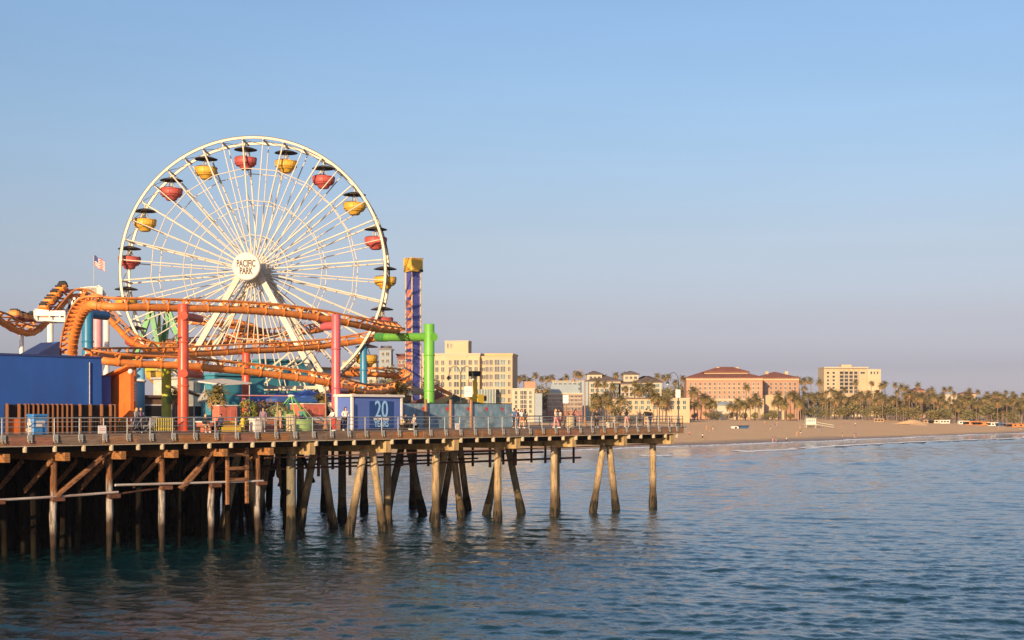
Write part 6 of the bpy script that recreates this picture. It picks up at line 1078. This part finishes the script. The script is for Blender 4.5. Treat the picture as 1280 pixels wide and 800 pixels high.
for i, s in enumerate(spots):
    u, v = s[:2]; Y = 500.; 
    lo, hi = 380., 1000.
    for _ in range(40):                                # distance at which this line of sight meets the sand
        Y = (lo + hi) / 2; P = at(u, v, Y)
        if ground_z(P.x, P.y) > P.z: hi = Y
        else: lo = Y
    P = at(u, v, Y); c1, c2 = wtop[(i * 7) % 10], wtop[(i * 3 + 1) % 10]; nm = {'wide': 'standing', 'walk': 'walking', 'photo': 'holding something up'}[kinds[i % 4]]
    pos = 'near the waterline' if shore(P.x, P.y) < 40 else 'high on the beach' if shore(P.x, P.y) > 170 else 'on the open sand'; side = 'left of lifeguard hut' if u < 1005 else 'right of lifeguard hut' if u < 1120 else 'towards the right edge'
    lb = 'tiny person in %s top, %s %s, %s %s' % (c1, c2, 'shorts' if i % 2 else 'trousers', pos, side)
    if lb in seen: lb = lb.replace('tiny person', 'second tiny person' )
    seen[lb] = 1
    person(lb, (P.x, P.y, ground_z(P.x, P.y)), q.uniform(0, 360), kinds[i % 4], ('short', c1), ('shorts' if i % 2 else 'long', c2), (i % 3 == 0, ('black', 'brown', 'blond')[i % 3]), i % 3, q.uniform(.95, 1.1), 'people scattered on the beach')
def sandpt(u, v):
    lo, hi = 380., 1000.
    for _ in range(40):
        Y = (lo + hi) / 2; P = at(u, v, Y)
        if ground_z(P.x, P.y) > P.z: hi = Y
        else: lo = Y
    return V((P.x, P.y, ground_z(P.x, P.y)))
P = sandpt(930, 536); hb_ = thing('beach_tent', 'low blue and white beach shade lying on the sand left of the waterline group', 'tent', P, R(25)); o = MB(); o.lathe([(1.5, -3), (1.5, 3)], 12, (0, 0, -.2), Matrix.Rotation(pi / 2, 3, 'Y'), True, pi); o.build('fabric', CL['blue'], hb_); MB().cbox((-4.3, 0, .5), (2.6, 2.0, 1.0), .2).build('end_flap', CL['white'], hb_); MB().cbox((-4.5, -1.04, .45), (.9, .06, .6), .02).build('opening', CL['black'], hb_)
for i, (u, c) in enumerate(((1098, 'tan'), (1214, 'orange'), (1226, 'orange'), (1204, 'white'), (1180, 'white'), (1166, 'cream'), (1240, 'white'), (1268, 'orange'), (1160, 'tan'), (1250, 'blue'), (1258, 'grey'))):
    P = at(u, 520, 780); z = ground_z(P.x, 780); t = thing('beach_kiosk', 'low %s roofed kiosk under the palms, %s' % (c, ('left of the sand mound', 'long one right of the sand mound', 'second of the orange pair', 'left of the orange pair', 'right after the sand mound', 'beside the sand mound', 'right of the orange pair', 'at the far right edge', 'low one at the mound foot', 'near the right edge', 'next to the blue one')[i]), 'kiosk', (P.x, 780, z)); L_ = 5.5 if c != 'orange' else 10; MB().cbox((0, 0, .8), (L_, 3, 1.6), .05).build('wall', CL[c], t); MB().cbox((0, 0, 1.7), (L_ + .6, 3.6, .2), .04).build('roof', CL[c], t)
    for x in (-L_ * .3, 0, L_ * .3): MB().bb((x - .6, -1.54, .5), (x + .6, -1.515, 1.3)).build('opening', M_BLK, t)
md = MB(); c = at(1140, 520, 730); cz = ground_z(c.x, c.y)
for j in range(9):
    for i in range(24): r = 10 * j / 8; a = 2 * pi * i / 24; x, y = c.x + r * cos(a) * 1.2, c.y + r * sin(a); md.v.append(V((x, y, ground_z(x, y) - .1 + 2.3 * (cos(pi * j / 8) * .5 + .5) + .25 * sin(a * 3 + j))))
for j in range(8):
    for i in range(24): md.f.append([j * 24 + i, j * 24 + (i + 1) % 24, j * 24 + 24 + (i + 1) % 24, j * 24 + 24 + i]); md.m.append(0); md.s.append(True)
tag(md.build('sand_mound', bpy.data.materials['sand']), kind='structure')
# ---------------------------------------------------------------- evening haze over sea and shore
hz = bpy.data.materials.new('haze'); hz.use_nodes = True; n = hz.node_tree; n.nodes.clear()
pv = n.nodes.new('ShaderNodeVolumePrincipled'); pv.inputs['Color'].default_value = (.72, .76, .95, 1); pv.inputs['Density'].default_value = .00008; pv.inputs['Anisotropy'].default_value = .1
mo = n.nodes.new('ShaderNodeOutputMaterial'); n.links.new(pv.outputs[0], mo.inputs['Volume'])
hb = MB(); hb.bb((-9100, -3100, -9), (12100, 16100, 62)); tag(hb.build('haze', hz), kind='stuff')
